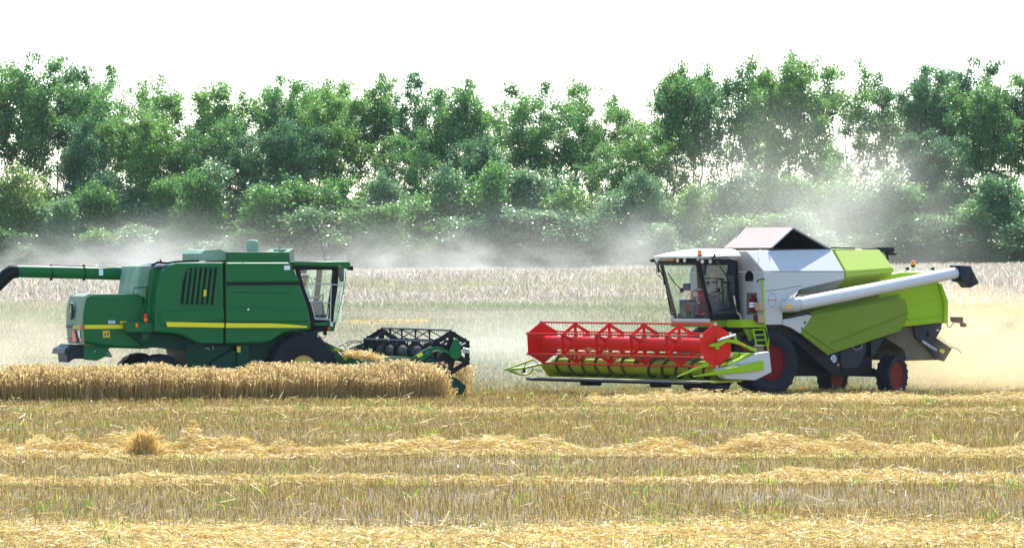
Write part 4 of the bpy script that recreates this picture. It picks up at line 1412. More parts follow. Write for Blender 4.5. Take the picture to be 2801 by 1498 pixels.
# ------------------------------------------------------------------ deep green combine (drives right, slightly away)
def build_left():
    HD = 18
    a = math.radians(HD)
    ylat = -1.45
    nx_, ny_ = -math.sin(a), math.cos(a)
    hub_d = 146.0
    hub_x = (832 - CX) / FPX * hub_d
    R = Rig(hub_x - ylat * nx_, hub_d - ylat * ny_, HD)
    root = empty('combine_harvester', (R.O[0], R.O[1], 0), R.h)
    tag(root, 'deep green combine harvester with a yellow side stripe, driving right behind the standing wheat', 'combine harvester', 'combine harvesters at work in the field')
    p, q, prof, pts = R.p, R.q, R.prof, R.pts
    HW = 1.55
    S = -1
    mir = lambda v: (v[0], -v[1], v[2])

    def deco(name, crop, o, y, mat, parent, th=.008):
        m = MB(); m.plate(pts(crop, o, -y), (0, -th, 0)); return m.build(name, mat, parent)

    # --- body: curved rear shield and front shield, bulging outwards in the middle
    def shield(name, crop, o, y, z_pairs, mat, depth, bev=.07):
        m = MB(); m.prism(prof(crop, o, -y), -y, -y + depth); return m.build(name, mat, root, bevel=bev, seg=3)
    rear_o = [(1168, 850), (1172, 640), (1200, 470), (1228, 390), (1262, 348), (1330, 328), (1686, 322), (1690, 940), (1510, 938), (1450, 915), (1400, 885), (1330, 866)]
    front_o = [(47, 324), (532, 324), (560, 400), (612, 500), (668, 660), (690, 770), (690, 834), (560, 842), (490, 855), (440, 885), (400, 915), (340, 934), (47, 940)]
    rs_ = shield('rear_side_panel', 'a', rear_o, HW, None, M['green'], .5)
    fs_ = shield('front_side_panel', 'b', front_o, HW, None, M['green'], .5)
    # swelling of the panels
    m = MB(); m.prism(prof('a', [(1200, 690), (1686, 672), (1688, 760), (1205, 800)], -HW), -HW - .05, -HW + .02); m.build('panel_swelling', M['green'], rs_, bevel=.045, seg=3)
    m = MB(); m.prism(prof('b', [(48, 660), (300, 662), (640, 690), (668, 770), (48, 775)], -HW), -HW - .05, -HW + .02); m.build('panel_swelling', M['green'], fs_, bevel=.045, seg=3)
    body_o = [(900, 0)]
    m = MB()
    core = prof('a', [(1180, 840), (1185, 560), (1250, 345), (1330, 335), (1690, 326)], -HW) + prof('b', [(60, 326), (530, 332), (610, 510), (680, 780), (680, 826), (440, 870), (350, 925), (60, 935)], -HW) + prof('a', [(1690, 935), (1500, 930), (1330, 860)], -HW)
    m.prism(core, -HW + .12, HW - .05)
    body = m.build('body', M['black'], root)
    for nm, cr, o in (('far_rear_side_panel', 'a', rear_o), ('far_front_side_panel', 'b', front_o)):
        m = MB(); m.prism(prof(cr, o, -HW), HW - .4, HW); m.build(nm[4:], M['green'], root, bevel=.05)
    # seams
    m = MB(); m.prism(prof('b', [(48, 474), (606, 470), (612, 494), (48, 498)], -HW), -HW - .006, -HW + .01); m.build('panel_seam', M['black'], fs_)
    m = MB(); m.prism(prof('b', [(48, 330), (528, 330), (604, 468), (48, 472)], -HW), -HW - .03, -HW + .01); m.build('upper_panel', M['green'], fs_, bevel=.02)
    m = MB(); m.tube(pts('J', [(500, 570), (780, 572), (1000, 575), (1130, 582)], -HW - .002), .01, 5); m.build('crease', M['green_dk'], fs_)
    m = MB(); m.lathe_y([(.002, 0), (.03, 0), (.028, -.012), (.002, -.014)], p('J', 686, 750, -HW - .05), 12)
    m.lathe_y([(.002, 0), (.02, 0), (.018, -.012), (.002, -.014)], p('J', 1238, 848, -HW), 12); m.build('reflector', M['decal_white'], fs_)
    deco('side_lamp', 'J', [(1060, 292), (1120, 292), (1120, 336), (1060, 336)], HW + .03, M['decal_white'], fs_, .02)
    # stripe
    deco('yellow_stripe', 'a', [(1254, 772), (1690, 780), (1690, 814), (1260, 808)], HW + .055, M['yellow'], rs_)
    deco('yellow_stripe', 'b', [(49, 780), (400, 783), (525, 790), (662, 803), (662, 816), (49, 815)], HW + .055, M['yellow'], fs_)
    # grille with slanted louvres
    g = deco('grille', 'a', [(1360, 625), (1375, 480), (1398, 395), (1425, 366), (1640, 360), (1642, 400), (1622, 640), (1375, 640)], HW + .004, M['black'], rs_, .01)
    for k in range(7):
        t_ = (k + .5) / 7
        x0, x1 = 1372 + 262 * t_ + 6, 1352 + 262 * t_ + 6
        m = MB(); m.plate(pts('a', [(x0 + 14, 364 + (18 if k == 0 else 0)), (x0 + 30, 364 + (10 if k == 0 else 0)), (x1 + 18, 640), (x1 + 2, 640)], -HW - .012), (0, -.05, 0))
        m.build('louvre', M['green'], g, bevel=.01)
    deco('warning_label', 'J', [(218, 545), (250, 545), (246, 612), (214, 612)], HW + .066, M['sticker'], g)
    # tank extension on the roof
    m = MB()
    x0, x1 = p('J', 470, 200, -1.2)[0], p('J', 1106, 200, -1.2)[0]
    z1, z0 = p('J', 800, 150, -1.2)[2], p('J', 800, 256, -1.2)[2]
    m.prism([(x0, z0), (x1 + .05, z0), (x1, z1), (x0, z1)], -1.2, 1.2)
    te = m.build('tank_extension', M['green'], root, bevel=.015)
    m = MB(); m.prism([(x1 + .052, z0), (x1 + .16, z0 + .02), (x1 + .16, z1 + .10), (x1 + .01, z1 + .005)], -1.2, 1.2); m.build('extension_front', M['green_pale'], te)  # front face coloured pale to paint the sun falling on it
    m = MB(); m.prism(prof('J', [(186, 238), (186, 168), (232, 126), (398, 118), (460, 150), (462, 240)], -1.05), -1.05, .9); m.build('rear_extension', M['green_mid'], te, bevel=.02)
    m = MB(); m.tube([p('J', 319, 140, -1.055), p('J', 319, 190, -1.055)], .012, 6); m.build('latch', M['yellow_rim'], te)
    m = MB(); c = p('J', 732, 150, -.2); m.lathe_z([(.004, -.1), (.165, -.1), (.168, .25), (.15, .3), (.10, .33), (.004, .335)], c, 28); m.build('air_intake', M['green_pale'], root, smooth=40)
    m = MB(); m.box(p('J', 1060, 132, -.4), (.45, .5, .06)); m.tube([p('J', 1010, 130, -.5), p('J', 1015, 95, -.5), p('J', 1045, 105, -.5)], .03, 6); m.build('filler_lid', M['green_pale'], te)
    m = MB(); m.tube([p('J', 620, 262, -HW), p('J', 650, 285, -HW)], .012, 5); m.build('hook', M['black'], fs_)
    m = MB(); m.tube(pts('a', [(1140, 350), (1190, 322), (1260, 330), (1330, 318), (1500, 312)], -1.0), .03, 6); m.tube(pts('a', [(1205, 300), (1215, 320)], -1.0), .02, 5)
    m.tube(pts('a', [(1150, 372), (1250, 360)], -1.1), .03, 6); m.build('hose_bundle', M['black'], root)

    # --- tank rear and step area between hood and shield
    m = MB(); m.prism(prof('a', [(1058, 350), (1150, 346), (1145, 420), (1120, 560), (1110, 600), (1030, 560)], -.9), -.9, 1.2); m.build('tank_rear', M['green_mid'], root, bevel=.03)
    m = MB(); m.prism(prof('a', [(1150, 370), (1232, 378), (1210, 480), (1180, 640), (1165, 840), (1105, 840), (1120, 560)], -1.15), -1.15, 1.15); m.build('engine_side', M['green_mid'], root, bevel=.03).data.materials[0] = M['green']
    # --- rear hood
    HH = .84
    o = [(1120, 770), (1085, 562), (680, 566), (630, 590), (612, 700), (612, 800), (625, 935), (850, 968), (1105, 975)]
    m = MB(); m.prism(prof('a', o, -HH), -HH, HH)
    hood = m.build('rear_hood', M['green'], root, bevel=.10, seg=4)
    m = MB()
    ring = prof('a', [(680, 556), (634, 578), (617, 640), (609, 700), (607, 800), (622, 940), (640, 940), (625, 800), (630, 700), (650, 600), (690, 572)], -HH)
    m.prism(ring, -HH - .004, HH + .004)
    rf = m.build('tail_panel', M['green_pale'], hood, bevel=.02)
    m = MB(); m.prism(prof('a', [(700, 563), (1085, 558), (1085, 572), (700, 578)], -HH + .06), -HH + .06, HH - .06); m.build('hood_top_sunlight', M['leather'], hood).data.materials[0] = M['green_pale']  # pale strip paints sunlight on top of the hood
    lxr = p('a', 609, 720, -HH)[0]
    xr = lxr - .035
    def back(crop, o, mat, nm, th=.012, parent=rf, xx=None):
        mm = MB(); mm.plate([q(crop, x, y, xx if xx else xr) for x, y in o], (-th, 0, 0)); return mm.build(nm, mat, parent)
    em = []
    cc = q('A', 238, 420, xr)
    for k in range(24):
        t_ = 2 * math.pi * k / 24
        em.append((cc[0] - .02, cc[1] + .15 * math.cos(t_), cc[2] + .235 * math.sin(t_)))
    m = MB(); m.plate(em, (-.05, 0, 0)); eo = m.build('oval_emblem', M['green_dk'], rf)
    m = MB()
    def leap(pts2): m.plate([(cc[0] - .072, cc[1] + u * .11, cc[2] + v * .18) for u, v in pts2], (-.006, 0, 0))
    leap([(-.7, -.1), (-.2, .25), (.3, .2), (.75, -.15), (.55, -.3), (.1, -.05), (-.4, -.1), (-.75, -.5)])
    leap([(-.45, .2), (-.75, .55), (-.5, .9), (-.35, .6), (-.15, .25)])
    leap([(.35, -.1), (.6, -.75), (.45, -.8), (.2, -.2)])
    m.build('leaping_figure', M['yellow'], eo)
    back('A', [(240, 652), (372, 650), (372, 716), (240, 712)], M['yellow_rim'], 'reflective_strip', .02)
    back('A', [(140, 655), (250, 640), (232, 690), (140, 692)], M['black'], 'number_plate', .03)
    back('A', [(240, 735), (262, 735), (306, 900), (290, 925), (240, 922), (232, 890)], M['smv'], 'warning_triangle', .02)
    back('A', [(142, 850), (182, 862), (182, 888), (148, 885)], M['redlens'], 'tail_light', .03)
    back('A', [(358, 862), (398, 880), (396, 905), (362, 900)], M['redlens'], 'tail_light', .03)
    back('A', [(324, 735), (345, 735), (350, 850), (330, 850)], M['decal_white'], 'white_strip', .012)
    deco('red_reflector', 'A', [(382, 648), (426, 648), (426, 724), (386, 728)], HH + .01, M['redlens'], hood)
    deco('yellow_stripe', 'A', [(430, 648), (1116, 644), (1116, 708), (432, 712)], HH + .006, M['yellow'], hood)
    w = deco('model_plate', 'A', [(815, 577), (928, 575), (928, 624), (817, 626)], HH + .004, M['decal_white'], hood)
    m = MB()
    for k in range(9):
        m.plate(pts('A', [(824 + k * 11, 590), (831 + k * 11, 590), (831 + k * 11, 612), (824 + k * 11, 612)], -HH - .012), (0, -.003, 0))
    m.build('lettering', M['decal_blue'], w)
    w = deco('yellow_label', 'A', [(1006, 587), (1122, 584), (1120, 624), (1006, 624)], HH + .004, M['sticker'], hood)
    w = deco('warning_square', 'A', [(724, 742), (836, 742), (842, 856), (728, 856)], HH + .004, M['sticker'], hood)
    m = MB(); m.plate(pts('A', [(745, 810), (782, 770), (770, 835)], -HH - .012), (0, -.003, 0)); m.plate(pts('A', [(795, 765), (820, 775), (818, 835), (800, 820)], -HH - .012), (0, -.003, 0)); m.build('pictogram', M['ink'], w)
    # box with lamps, ladder behind
    m = MB(); m.prism(prof('A', [(1122, 602), (1552, 604), (1552, 780), (1120, 770)], -1.3), -1.32, -.6); bx = m.build('step_box', M['green'], root, bevel=.03)
    m = MB(); m.tube([p('A', 1282, 690, -1.34), p('A', 1284, 620, -1.34)], [.028, .035], 10); m.build('marker_lamp', M['orange'], bx)
    m = MB(); c = p('A', 1428, 560, -1.3); m.lathe_z([(.004, -.06), (.04, -.06), (.055, -.02), (.055, .02), (.04, .04), (.004, .05)], c, 14); bo = m.build('amber_lamp', M['orange'], bx)
    m = MB(); c = p('A', 1424, 490, -1.3); m.lathe_z([(.004, -.07), (.035, -.06), (.04, .04), (.004, .05)], c, 12); m.build('red_lamp', M['redlens'], bo)
    m = MB(); c = p('A', 1424, 452, -1.3); m.lathe_z([(.004, -.03), (.035, -.03), (.035, .03), (.004, .03)], c, 12); m.build('lamp_cap', M['grey'], bo)
    m = MB()
    m.tube(pts('A', [(1228, 130), (1240, 45), (1330, 32), (1470, 25), (1500, 90)], -1.05), .018, 8)
    m.tube(pts('A', [(1445, 40), (1430, 200), (1395, 420), (1368, 600)], -1.05), .018, 8)
    m.tube(pts('A', [(1340, 36), (1440, 45), (1490, 120)], -.6), .012, 6)
    for yv in (180, 300, 420, 540): m.tube([p('A', 1435 - (yv - 60) * .12, yv, -1.05), p('A', 1500 - (yv - 60) * .1, yv, -1.05)], .014, 6)
    m.build('ladder', M['green'], root)
    m = MB(); m.prism(prof('A', [(1360, 785), (1470, 785), (1465, 860), (1418, 895), (1365, 890)], -1.0), -1.06, -1.0); m.build('hanging_step', M['green'], root)
    m = MB(); c = p('A', 1350, 120, -.3); m.lathe_z([(.16, -.1), (.12, .03), (.05, .08), (.004, .09)], c, 14); m.build('straw_cap', M['straw'], hood)

    # --- chute and spreader at the rear, chassis
    m = MB(); m.prism(prof('A', [(412, 978), (640, 985), (870, 1010), (815, 1045), (872, 1150), (870, 1182), (770, 1165), (690, 1205), (620, 1235), (412, 1216)], -.62), -.64, -.58); ct = m.build('chopper_side', M['green'], root, bevel=.01)
    m = MB()
    for x_, y_ in ((805, 1110), (830, 1150), (598, 1080)): m.lathe_y([(.002, 0), (.022, 0), (.018, -.015), (.002, -.018)], p('A', x_, y_, -.64), 8)
    m.build('bolts', M['rail'], ct)
    m = MB(); m.prism(prof('A', [(150, 960), (420, 975), (412, 1205), (250, 1200), (140, 1275), (125, 1130)], -.4), -.5, .62); m.build('chopper', M['grey'], root, bevel=.05)
    m = MB(); m.prism(prof('A', [(70, 1040), (200, 975), (300, 985), (140, 1110), (60, 1130)], -.3), -.55, .9); m.build('spreader_apron', M['grey'], root, bevel=.02)
    m = MB()
    m.prism(prof('a', [(960, 850), (1110, 850), (1330, 870), (1420, 900), (1500, 945), (1690, 945), (1690, 1130), (1420, 1130), (1390, 985), (1280, 965), (1130, 965), (1110, 975)], -1.0), -1.0, 1.0)
    m.prism(prof('b', [(0, 930), (340, 935), (440, 880), (500, 850), (740, 842), (740, 885), (640, 1130), (0, 1130)], -.95), -.95, .95)
    m.build('chassis', M['green_dk'], root, bevel=.02)
    m = MB()
    m.prism(prof('J', [(30, 1110), (220, 1120), (490, 1130), (480, 1180), (290, 1290), (200, 1400), (60, 1400)], -1.2), -1.22, -1.1)
    m.prism(prof('J', [(300, 1300), (500, 1185), (560, 1180), (560, 1400), (290, 1400)], -1.3), -1.32, -1.2)
    m.prism(prof('J', [(565, 1125), (690, 1125), (695, 1400), (570, 1400)], -1.36), -1.4, -1.1)
    m.build('lower_guard', M['green_dk'], root, bevel=.015)
    deco('warning_label', 'J', [(566, 1135), (604, 1135), (604, 1198), (568, 1198)], 1.405, M['sticker'], root)
    m = MB(); m.tube(pts('J', [(235, 1165), (260, 1150), (280, 1172)], -1.26), .014, 6); m.tube(pts('J', [(315, 1135), (325, 1160), (312, 1178)], -1.26), .014, 6); m.build('grab_handle', M['rail'], root)

    # --- unloading tube folded back on the far side
    m = MB()
    y_ = 1.30
    m.tube([p('a', 120, 390, y_), p('a', 630, 402, y_), p('a', 1060, 412, y_), p('a', 1300, 420, y_)], [.165, .172, .178, .18], 26)
    tb = m.build('unloading_tube', M['green'], root, smooth=50)
    m = MB(); m.tube([p('a', 132, 392, y_), p('a', 85, 395, y_), p('a', 45, 425, y_), p('a', -40, 520, y_)], [.18, .19, .19, .16], 22); m.build('spout', M['black'], tb, smooth=50)
    for x_, rr_ in ((632, .184), (386, .178)):
        m = MB(); m.tube([p('a', x_ - 4, 400, y_), p('a', x_ + 4, 400, y_)], rr_, 24); cr = m.build('clamp_ring', M['black'], tb)
        m = MB(); m.box(tuple(np.array(p('a', x_, 350, y_)) + (0, 0, .0)), (.06, .05, .07)); m.box(p('a', x_, 452, y_), (.07, .05, .06)); m.build('clamp_bolt', M['black'], cr)
    c = p('a', 750, 398, y_)
    m = MB(); m.plate([(c[0] + i * .055, y_ - .19 + abs(j) * .012, c[2] + j * .085) for i, j in ((-1, -1), (1, -1), (1, 1), (-1, 1))], (0, -.004, 0)); m.build('sticker', M['decal_white'], tb)
    m = MB(); m.tube(pts('a', [(400, 345), (640, 352), (800, 362), (1045, 372)], y_ - .1), .008, 5); m.build('wire', M['black'], tb)

    # --- wheels
    fc = p('b', 640, 1124, -1.5)
    make_wheel(root, (fc[0], -1.2, .82), .95, .66, .33, M['yellow_rim'], -1)
    make_wheel(root, (fc[0], 1.2, .82), .95, .66, .36, M['yellow_rim'], 1)
    rc = p('a', 1215, 1160, -1.35)
    make_wheel(root, (rc[0], -1.15, .58), .64, .42, .36, M['yellow_rim'], -1, 0, 18)
    make_wheel(root, (rc[0], 1.15, .58), .64, .42, .36, M['yellow_rim'], 1, 0, 18)
    m = MB(); m.tube([(rc[0], -1.0, .58), (rc[0], 1.0, .58)], .11, 10); m.tube([(fc[0], -1.0, .9), (fc[0], 1.0, .9)], .2, 12); m.build('axles', M['black'], root)

    # --- cab
    CW = .86
    yn = -CW
    k = MB()
    k.prism(prof('B', [(70, 162), (112, 150), (738, 150), (768, 166), (775, 185), (742, 236), (690, 226), (616, 214), (120, 198)], -.98), -.98, .98)
    cab_roof_o = k
    # frame
    c = MB()
    def bar(path, y, wx, wy=.07):
        rr_ = []
        s_ = -1 if y < 0 else 1
        for (x, z) in path:
            rr_.append([(x + i * wx, y + (j - 1) * wy / 2 * s_, z) for i, j in ((-1, -1), (1, -1), (1, 1), (-1, 1))])
        c.loft(rr_)
    fp = prof('B', [(610, 205), (585, 480), (552, 690), (538, 862)], yn)
    rp = prof('B', [(135, 200), (190, 420), (270, 640), (335, 862)], yn)
    for y in (yn, -yn):
        bar(fp, y, .075); bar(rp, y, .06)
        zt_, zb_ = fp[0][1], fp[-1][1]
        s_ = -1 if y < 0 else 1
        c.box(((fp[0][0] + rp[0][0]) / 2, y - s_ * .035, zt_ - .02), (fp[0][0] - rp[0][0] - .15, .064, .13))
        c.box(((fp[-1][0] + rp[-1][0]) / 2, y - s_ * .035, zb_ + .04), (fp[-1][0] - rp[-1][0] - .1, .064, .09))
    zt_, zb_ = fp[0][1], fp[-1][1]
    c.box(((fp[-1][0] + rp[-1][0]) / 2, 0, zb_ - .04), (fp[-1][0] - rp[-1][0] + .1, 2 * CW - .02, .06))
    c.prism([(rp[0][0] - .12, zt_ - .05), (rp[0][0] - .06, zt_ - .05), (rp[-1][0] - .06, zb_), (rp[-1][0] - .12, zb_)], -CW + .08, CW - .08)
    cab = c.build('cab', M['black'], root, bevel=.012)
    cab_roof_o.build('roof', M['green_pale'], cab, bevel=.05, seg=3).data.materials[0] = M['green']
    k = MB(); k.prism(prof('B', [(100, 152), (112, 146), (738, 146), (758, 154), (738, 157), (112, 157)], -.9), -.9, .9); k.build('roof_top_sunlight', M['green_pale'], cab, bevel=.01)  # pale plate added to paint the sunlit top of the roof
    k = MB(); c_ = p('B', 775, 228, -.75); k.tube([(c_[0] - .12, c_[1], c_[2]), (c_[0] + .04, c_[1], c_[2])], [.04, .075], 12); w = k.build('work_lamp', M['grey'], cab)
    k = MB(); k.tube([(c_[0] + .04, c_[1], c_[2]), (c_[0] + .055, c_[1], c_[2])], .07, 12); k.build('lens', M['lampglass'], w)
    # curved windshield reaching forward of the front pillars
    front = prof('B', [(672, 262), (660, 480), (630, 690), (596, 862)], -.5)
    k = MB()
    rows = []
    for (xa, za), (xb, zb2) in zip(fp, front):
        rows.append([(xa + .02 + .46 * (1 - abs(s_) ** 2.4), s_ * (CW - .02), za - .02) for s_ in np.linspace(-1, 1, 13)])
    vs = [v for r_ in rows for v in r_]
    k.add(vs, [(i * 13 + j, i * 13 + j + 1, (i + 1) * 13 + j + 1, (i + 1) * 13 + j) for i in range(3) for j in range(12)])
    k.build('windshield', M['glass_green'], cab, smooth=80)
    for y, nm in ((yn + .03, 'door'), (-yn - .03, 'side_window')):
        k = MB()
        l = [(rp[0][0], y, rp[0][1] - .06)] + [(x, y, z) for x, z in (fp[0],)] + [(x, y, z) for x, z in fp[1:]] + [(x, y, z) for x, z in rp[::-1]][:-1]
        k.add(l, [tuple(range(len(l)))])
        d = k.build(nm, M['glass_green'], cab)
        if y < 0:
            k = MB(); loop = pts('B', [(150, 245), (395, 238), (562, 246), (548, 440), (515, 640), (488, 792), (345, 790)], -CW - .005); k.tube(loop, .024, 6); k.build('door_frame', M['black'], d)
    k = MB(); k.prism(prof('B', [(332, 866), (532, 872), (528, 904), (345, 908)], -1.15), -1.2, .9); pf = k.build('cab_platform', M['green'], root, bevel=.015)
    k = MB(); k.prism(prof('B', [(532, 862), (602, 858), (576, 972), (508, 970), (530, 930)], -.9), -.92, .92); nose = k.build('cab_nose', M['green'], root, bevel=.03)
    k = MB(); k.prism(prof('B', [(310, 880), (500, 905), (500, 965), (385, 985), (380, 1050), (310, 960)], -.8), -.8, .8); k.build('cab_underside', M['black'], root)
    k = MB(); k.box(p('B', 512, 938, -.95), (.05, .05, .09)); k.build('indicator', M['redlens'], nose, bevel=.01)
    k = MB(); k.box(p('B', 545, 890, -.94), (.08, .04, .12)); k.build('lamp', M['decal_white'], nose, bevel=.01)
    k = MB(); k.tube(pts('B', [(388, 1000), (400, 1030), (440, 1050), (475, 1035), (490, 990)], -.7), .01, 5); k.box(p('B', 468, 985, -.7), (.08, .08, .14)); k.build('cable', M['black'], root)
    k = MB()
    k.tube(pts('B', [(352, 828), (300, 600), (262, 460), (262, 430), (285, 413), (420, 412), (560, 420), (690, 434)], -1.2), .016, 8)
    k.tube(pts('B', [(542, 418), (535, 640), (530, 868)], -1.2), .016, 8)
    k.tube(pts('B', [(312, 628), (420, 632), (540, 642)], -1.2), .016, 8)
    k.tube(pts('B', [(352, 826), (440, 828), (532, 836)], -1.2), .022, 8)
    k.tube(pts('B', [(225, 468), (300, 440), (345, 436)], -1.2), .012, 6)
    k.tube(pts('B', [(345, 450), (330, 520), (318, 545)], -1.0), .010, 6)
    k.build('handrail', M['rail'], root)
    k = MB(); k.plate(pts('B', [(612, 202), (640, 198), (664, 236), (668, 345), (658, 392), (636, 386), (622, 300)], -1.1), (.05, -.08, 0)); k.build('mirror', M['brown'], cab, bevel=.02)
    k = MB(); k.tube(pts('B', [(708, 262), (712, 340), (695, 450), (680, 530), (655, 640), (620, 770)], -1.0), .009, 5)
    k.tube(pts('B', [(690, 262), (685, 360), (690, 440), (680, 530)], -.9), .008, 5); k.box(p('B', 685, 525, -1.0), (.06, .03, .03)); k.build('wire', M['black'], cab)
    k = MB(); k.tube([p('B', 470, 130, 0), p('B', 458, 80, 0), p('B', 440, 0, 0), p('b', 735, 40, 0)], [.008, .006, .005, .003], 5); k.lathe_z([(.004, -.09), (.05, -.09), (.03, -.02), (.004, 0)], p('B', 472, 130, 0), 10); k.build('antenna', M['black'], cab)
    xs = (fp[-1][0] + rp[-1][0]) / 2 - .32
    hx = p('B', 222, 355, -.25)
    xs = hx[0] - .12
    cab_interior(cab, xs, zb_, -.22)
    k = MB(); k.box((xs + .35, -.5, zb_ + .28), (.4, .25, .55)); k.box((xs + .62, .1, zb_ + .3), (.1, .5, .5)); k.build('console', M['interior'], cab, bevel=.02)
    k = MB(); k.box(p('B', 195, 272, -.2), (.2, .3, .09)); k.build('visor', M['interior'], cab); 
    k = MB(); k.box(p('B', 380, 356, -.3), (.16, .1, .05)); k.tube([p('B', 285, 300, -.3), p('B', 320, 400, -.3)], .008, 5); k.build('monitor', M['interior'], cab)
    W_ = Matrix.Translation((R.O[0], R.O[1], 0)) @ Matrix.Rotation(R.h, 4, 'Z')
    hx = p('B', 222, 355, -.25)
    make_person('driver in a navy cap and pale shirt inside the deep green combine', tuple(W_ @ Vector((hx[0] - .15, -.22, hx[2] - .77))), R.h, M['shirt'], M['darkcloth'], M['cap'], lean=.10)

    # --- feeder house
    k = MB(); k.prism(prof('B', [(430, 1095), (480, 1100), (650, 1175), (820, 1250), (960, 1330), (960, 1420), (600, 1420), (520, 1300)], -.65), -.65, .65); fh = k.build('feeder_house', M['green'], root, bevel=.02)
    for o in ([(582, 1160), (650, 1182), (632, 1212), (568, 1195)], [(700, 1262), (732, 1276), (722, 1310), (685, 1306)], [(478, 1106), (508, 1122), (500, 1142), (472, 1124)]):
        m = MB(); m.plate(pts('B', o, -.652), (0, -.008, 0)); m.build('sticker', M['sticker'], fh)

    # --- header
    w = 3.25
    nc = p('C', 1884, 578, -w)
    rr = .60
    ph = math.radians(90)
    hb = MB()
    ax_, az_ = nc[0] - .62, .55
    zt_b = p('C', 800, 668, -w)[2]
    hb.prism([(ax_ - .45, .25), (ax_ - .35, .2), (ax_ + .8, .12), (ax_ + .8, .16), (ax_ - .30, .26), (ax_ - .36, zt_b), (ax_ - .45, zt_b)], -w - .1, w + .1)
    hd = hb.build('header', M['green'], root)
    make_reel(hd, (nc[0], nc[2]), -w, w, rr, ph, [-w, (-1.3, .03, .022), (0, .03, .022), (1.3, .03, .022), (2.4, .03, .022), w], .15, M['black'], M['grey'], M['brown'], M['grey'], wid=.15, spoke=.085, hub=.25, bat_r=.02, tine=.2, pitch=.2)
    auger_screw(hd, (ax_ + .1, az_), -w, w, .2, .31, M['green'], M['green_dk'])
    k = MB(); k.prism([(ax_ + .78, .10), (ax_ + 1.0, .12), (ax_ + .78, .18)], -w - .1, w + .1); k.build('cutter_bar', M['black'], hd)
    for y in (-w - .13, w + .13):
        k = MB(); k.prism([(ax_ - .5, .2), (ax_ + .9, .1), (ax_ + 1.0, .35), (ax_ + .1, zt_b - .05), (ax_ - .45, zt_b)], y - .03, y + .03); k.build('end_wall', M['green_dk'], hd, bevel=.01)
    k = MB(); rg = []
    for x_, y_, hh in ((1790, 1150, .10), (1900, 1140, .11), (2000, 1205, .065), (2125, 1275, .015)):
        c_ = p('C', x_, y_ + 20, -w - .35); rg.append([(c_[0], c_[1] + u * .07, c_[2] + v * hh * 1.15) for u, v in ((-1, -.9), (1, -.9), (.6, 1), (-.6, 1))])
    k.loft(rg); k.build('crop_divider', M['green_dk'], hd, bevel=.015)
    k = MB(); rg = []
    for x_, y_, hh in ((-20, 510, .05), (100, 490, .10), (190, 500, .12), (330, 560, .10)):
        c_ = p('C', x_, y_, w - .3); rg.append([(c_[0], c_[1] + u * .07, c_[2] + v * hh) for u, v in ((-1, -1), (1, -1), (.6, .6), (-.6, .6))])
    k.loft(rg); k.build('far_shield', M['green_dk'], hd)
    # teardrop drive cover
    yy = -w - .22
    k = MB()
    td = [(1990, 315), (2020, 325), (2050, 400), (2080, 500), (2092, 590), (2080, 650), (2040, 690), (1985, 706), (1920, 695), (1872, 655), (1858, 590), (1872, 510), (1915, 420), (1955, 335)]
    k.prism(prof('C', td, yy), yy, yy + .12); k.build('drive_cover', M['green'], hd, bevel=.03, seg=3)
    # arm, cylinder, hoses
    for sg in (-1, 1):
        ya = sg * (w + .12)
        def pp(l): return [(x, ya, z) for x, y, z in pts('C', l, -w - .12)]
        k = MB(); k.prism([(v[0], v[2]) for v in pp([(1335, 545), (1420, 505), (1520, 468), (1650, 462), (1760, 520), (1880, 560), (1870, 620), (1720, 560), (1620, 515), (1520, 520), (1400, 560)])], ya - .05, ya + .05)
        arm = k.build('reel_arm', M['green'], hd, bevel=.01)
        k = MB(); k.tube(pp([(1290, 740), (1410, 640), (1530, 555)]), [.065, .065, .06], 10); k.build('hydraulic_cylinder', M['green'], arm)
        k = MB(); k.tube(pp([(1530, 555), (1640, 530), (1730, 560)]), .025, 8); k.build('piston_rod', M['rail'], arm)
        k = MB(); k.plate([(v[0], ya + sg * .075, v[2]) for v in pp([(1222, 625), (1318, 572), (1348, 612), (1250, 676)])], (0, sg * .006, 0)); k.build('sticker', M['yellow'], arm)
        k = MB(); k.prism([(v[0], v[2]) for v in pp([(1060, 655), (1180, 660), (1350, 540), (1370, 560), (1240, 690), (1230, 740), (1060, 700)])], ya - .04, ya + .04); k.build('arm_bracket', M['green'], arm)
        k = MB()
        for l in ([(1090, 520), (1180, 490), (1230, 560), (1200, 640)], [(1210, 470), (1320, 420), (1450, 400), (1560, 470)], [(1240, 520), (1350, 450), (1480, 440), (1600, 400), (1700, 430)], [(1560, 600), (1600, 640), (1660, 640)], [(1690, 360), (1740, 400), (1780, 420)]):
            k.tube([(x, ya - sg * .03, z) for x, y, z in pp(l)], .014, 6)
        k.build('hydraulic_hose', M['black'], arm)
    k = MB(); k.tube([p('C', 2070, 440, yy), p('C', 2160, 395, yy)], .025, 8); k.tube([p('C', 2110, 505, yy), p('C', 2230, 530, yy)], .035, 8); k.tube([p('C', 2100, 560, yy), p('C', 2220, 570, yy)], .03, 8); k.build('drive_shaft', M['rail'], hd)
    # straw heaped on the feeder
    n = 900
    rs = np.random.default_rng(3)
    t_ = rs.random(n)
    cs = np.array([p('C', -20 + 500 * t, 600 + 70 * t ** 1.5, -1.8) for t in t_])
    cs += np.stack([rs.normal(0, .05, n), rs.normal(0, .35, n), rs.normal(0.0, .035, n)], 1)
    d_ = rs.normal(size=(n, 3)); d_[:, 2] *= .4; d_ /= np.linalg.norm(d_, axis=1)[:, None]; d_ *= .12
    s_ = np.cross(d_, rs.normal(size=(n, 3))); s_ /= np.linalg.norm(s_, axis=1)[:, None]; s_ *= .008
    so = np_mesh('straw_clump', np.stack([cs - d_ - s_, cs - d_ + s_, cs + d_ + s_, cs + d_ - s_], 1).reshape(-1, 3), 4, M['straw'])
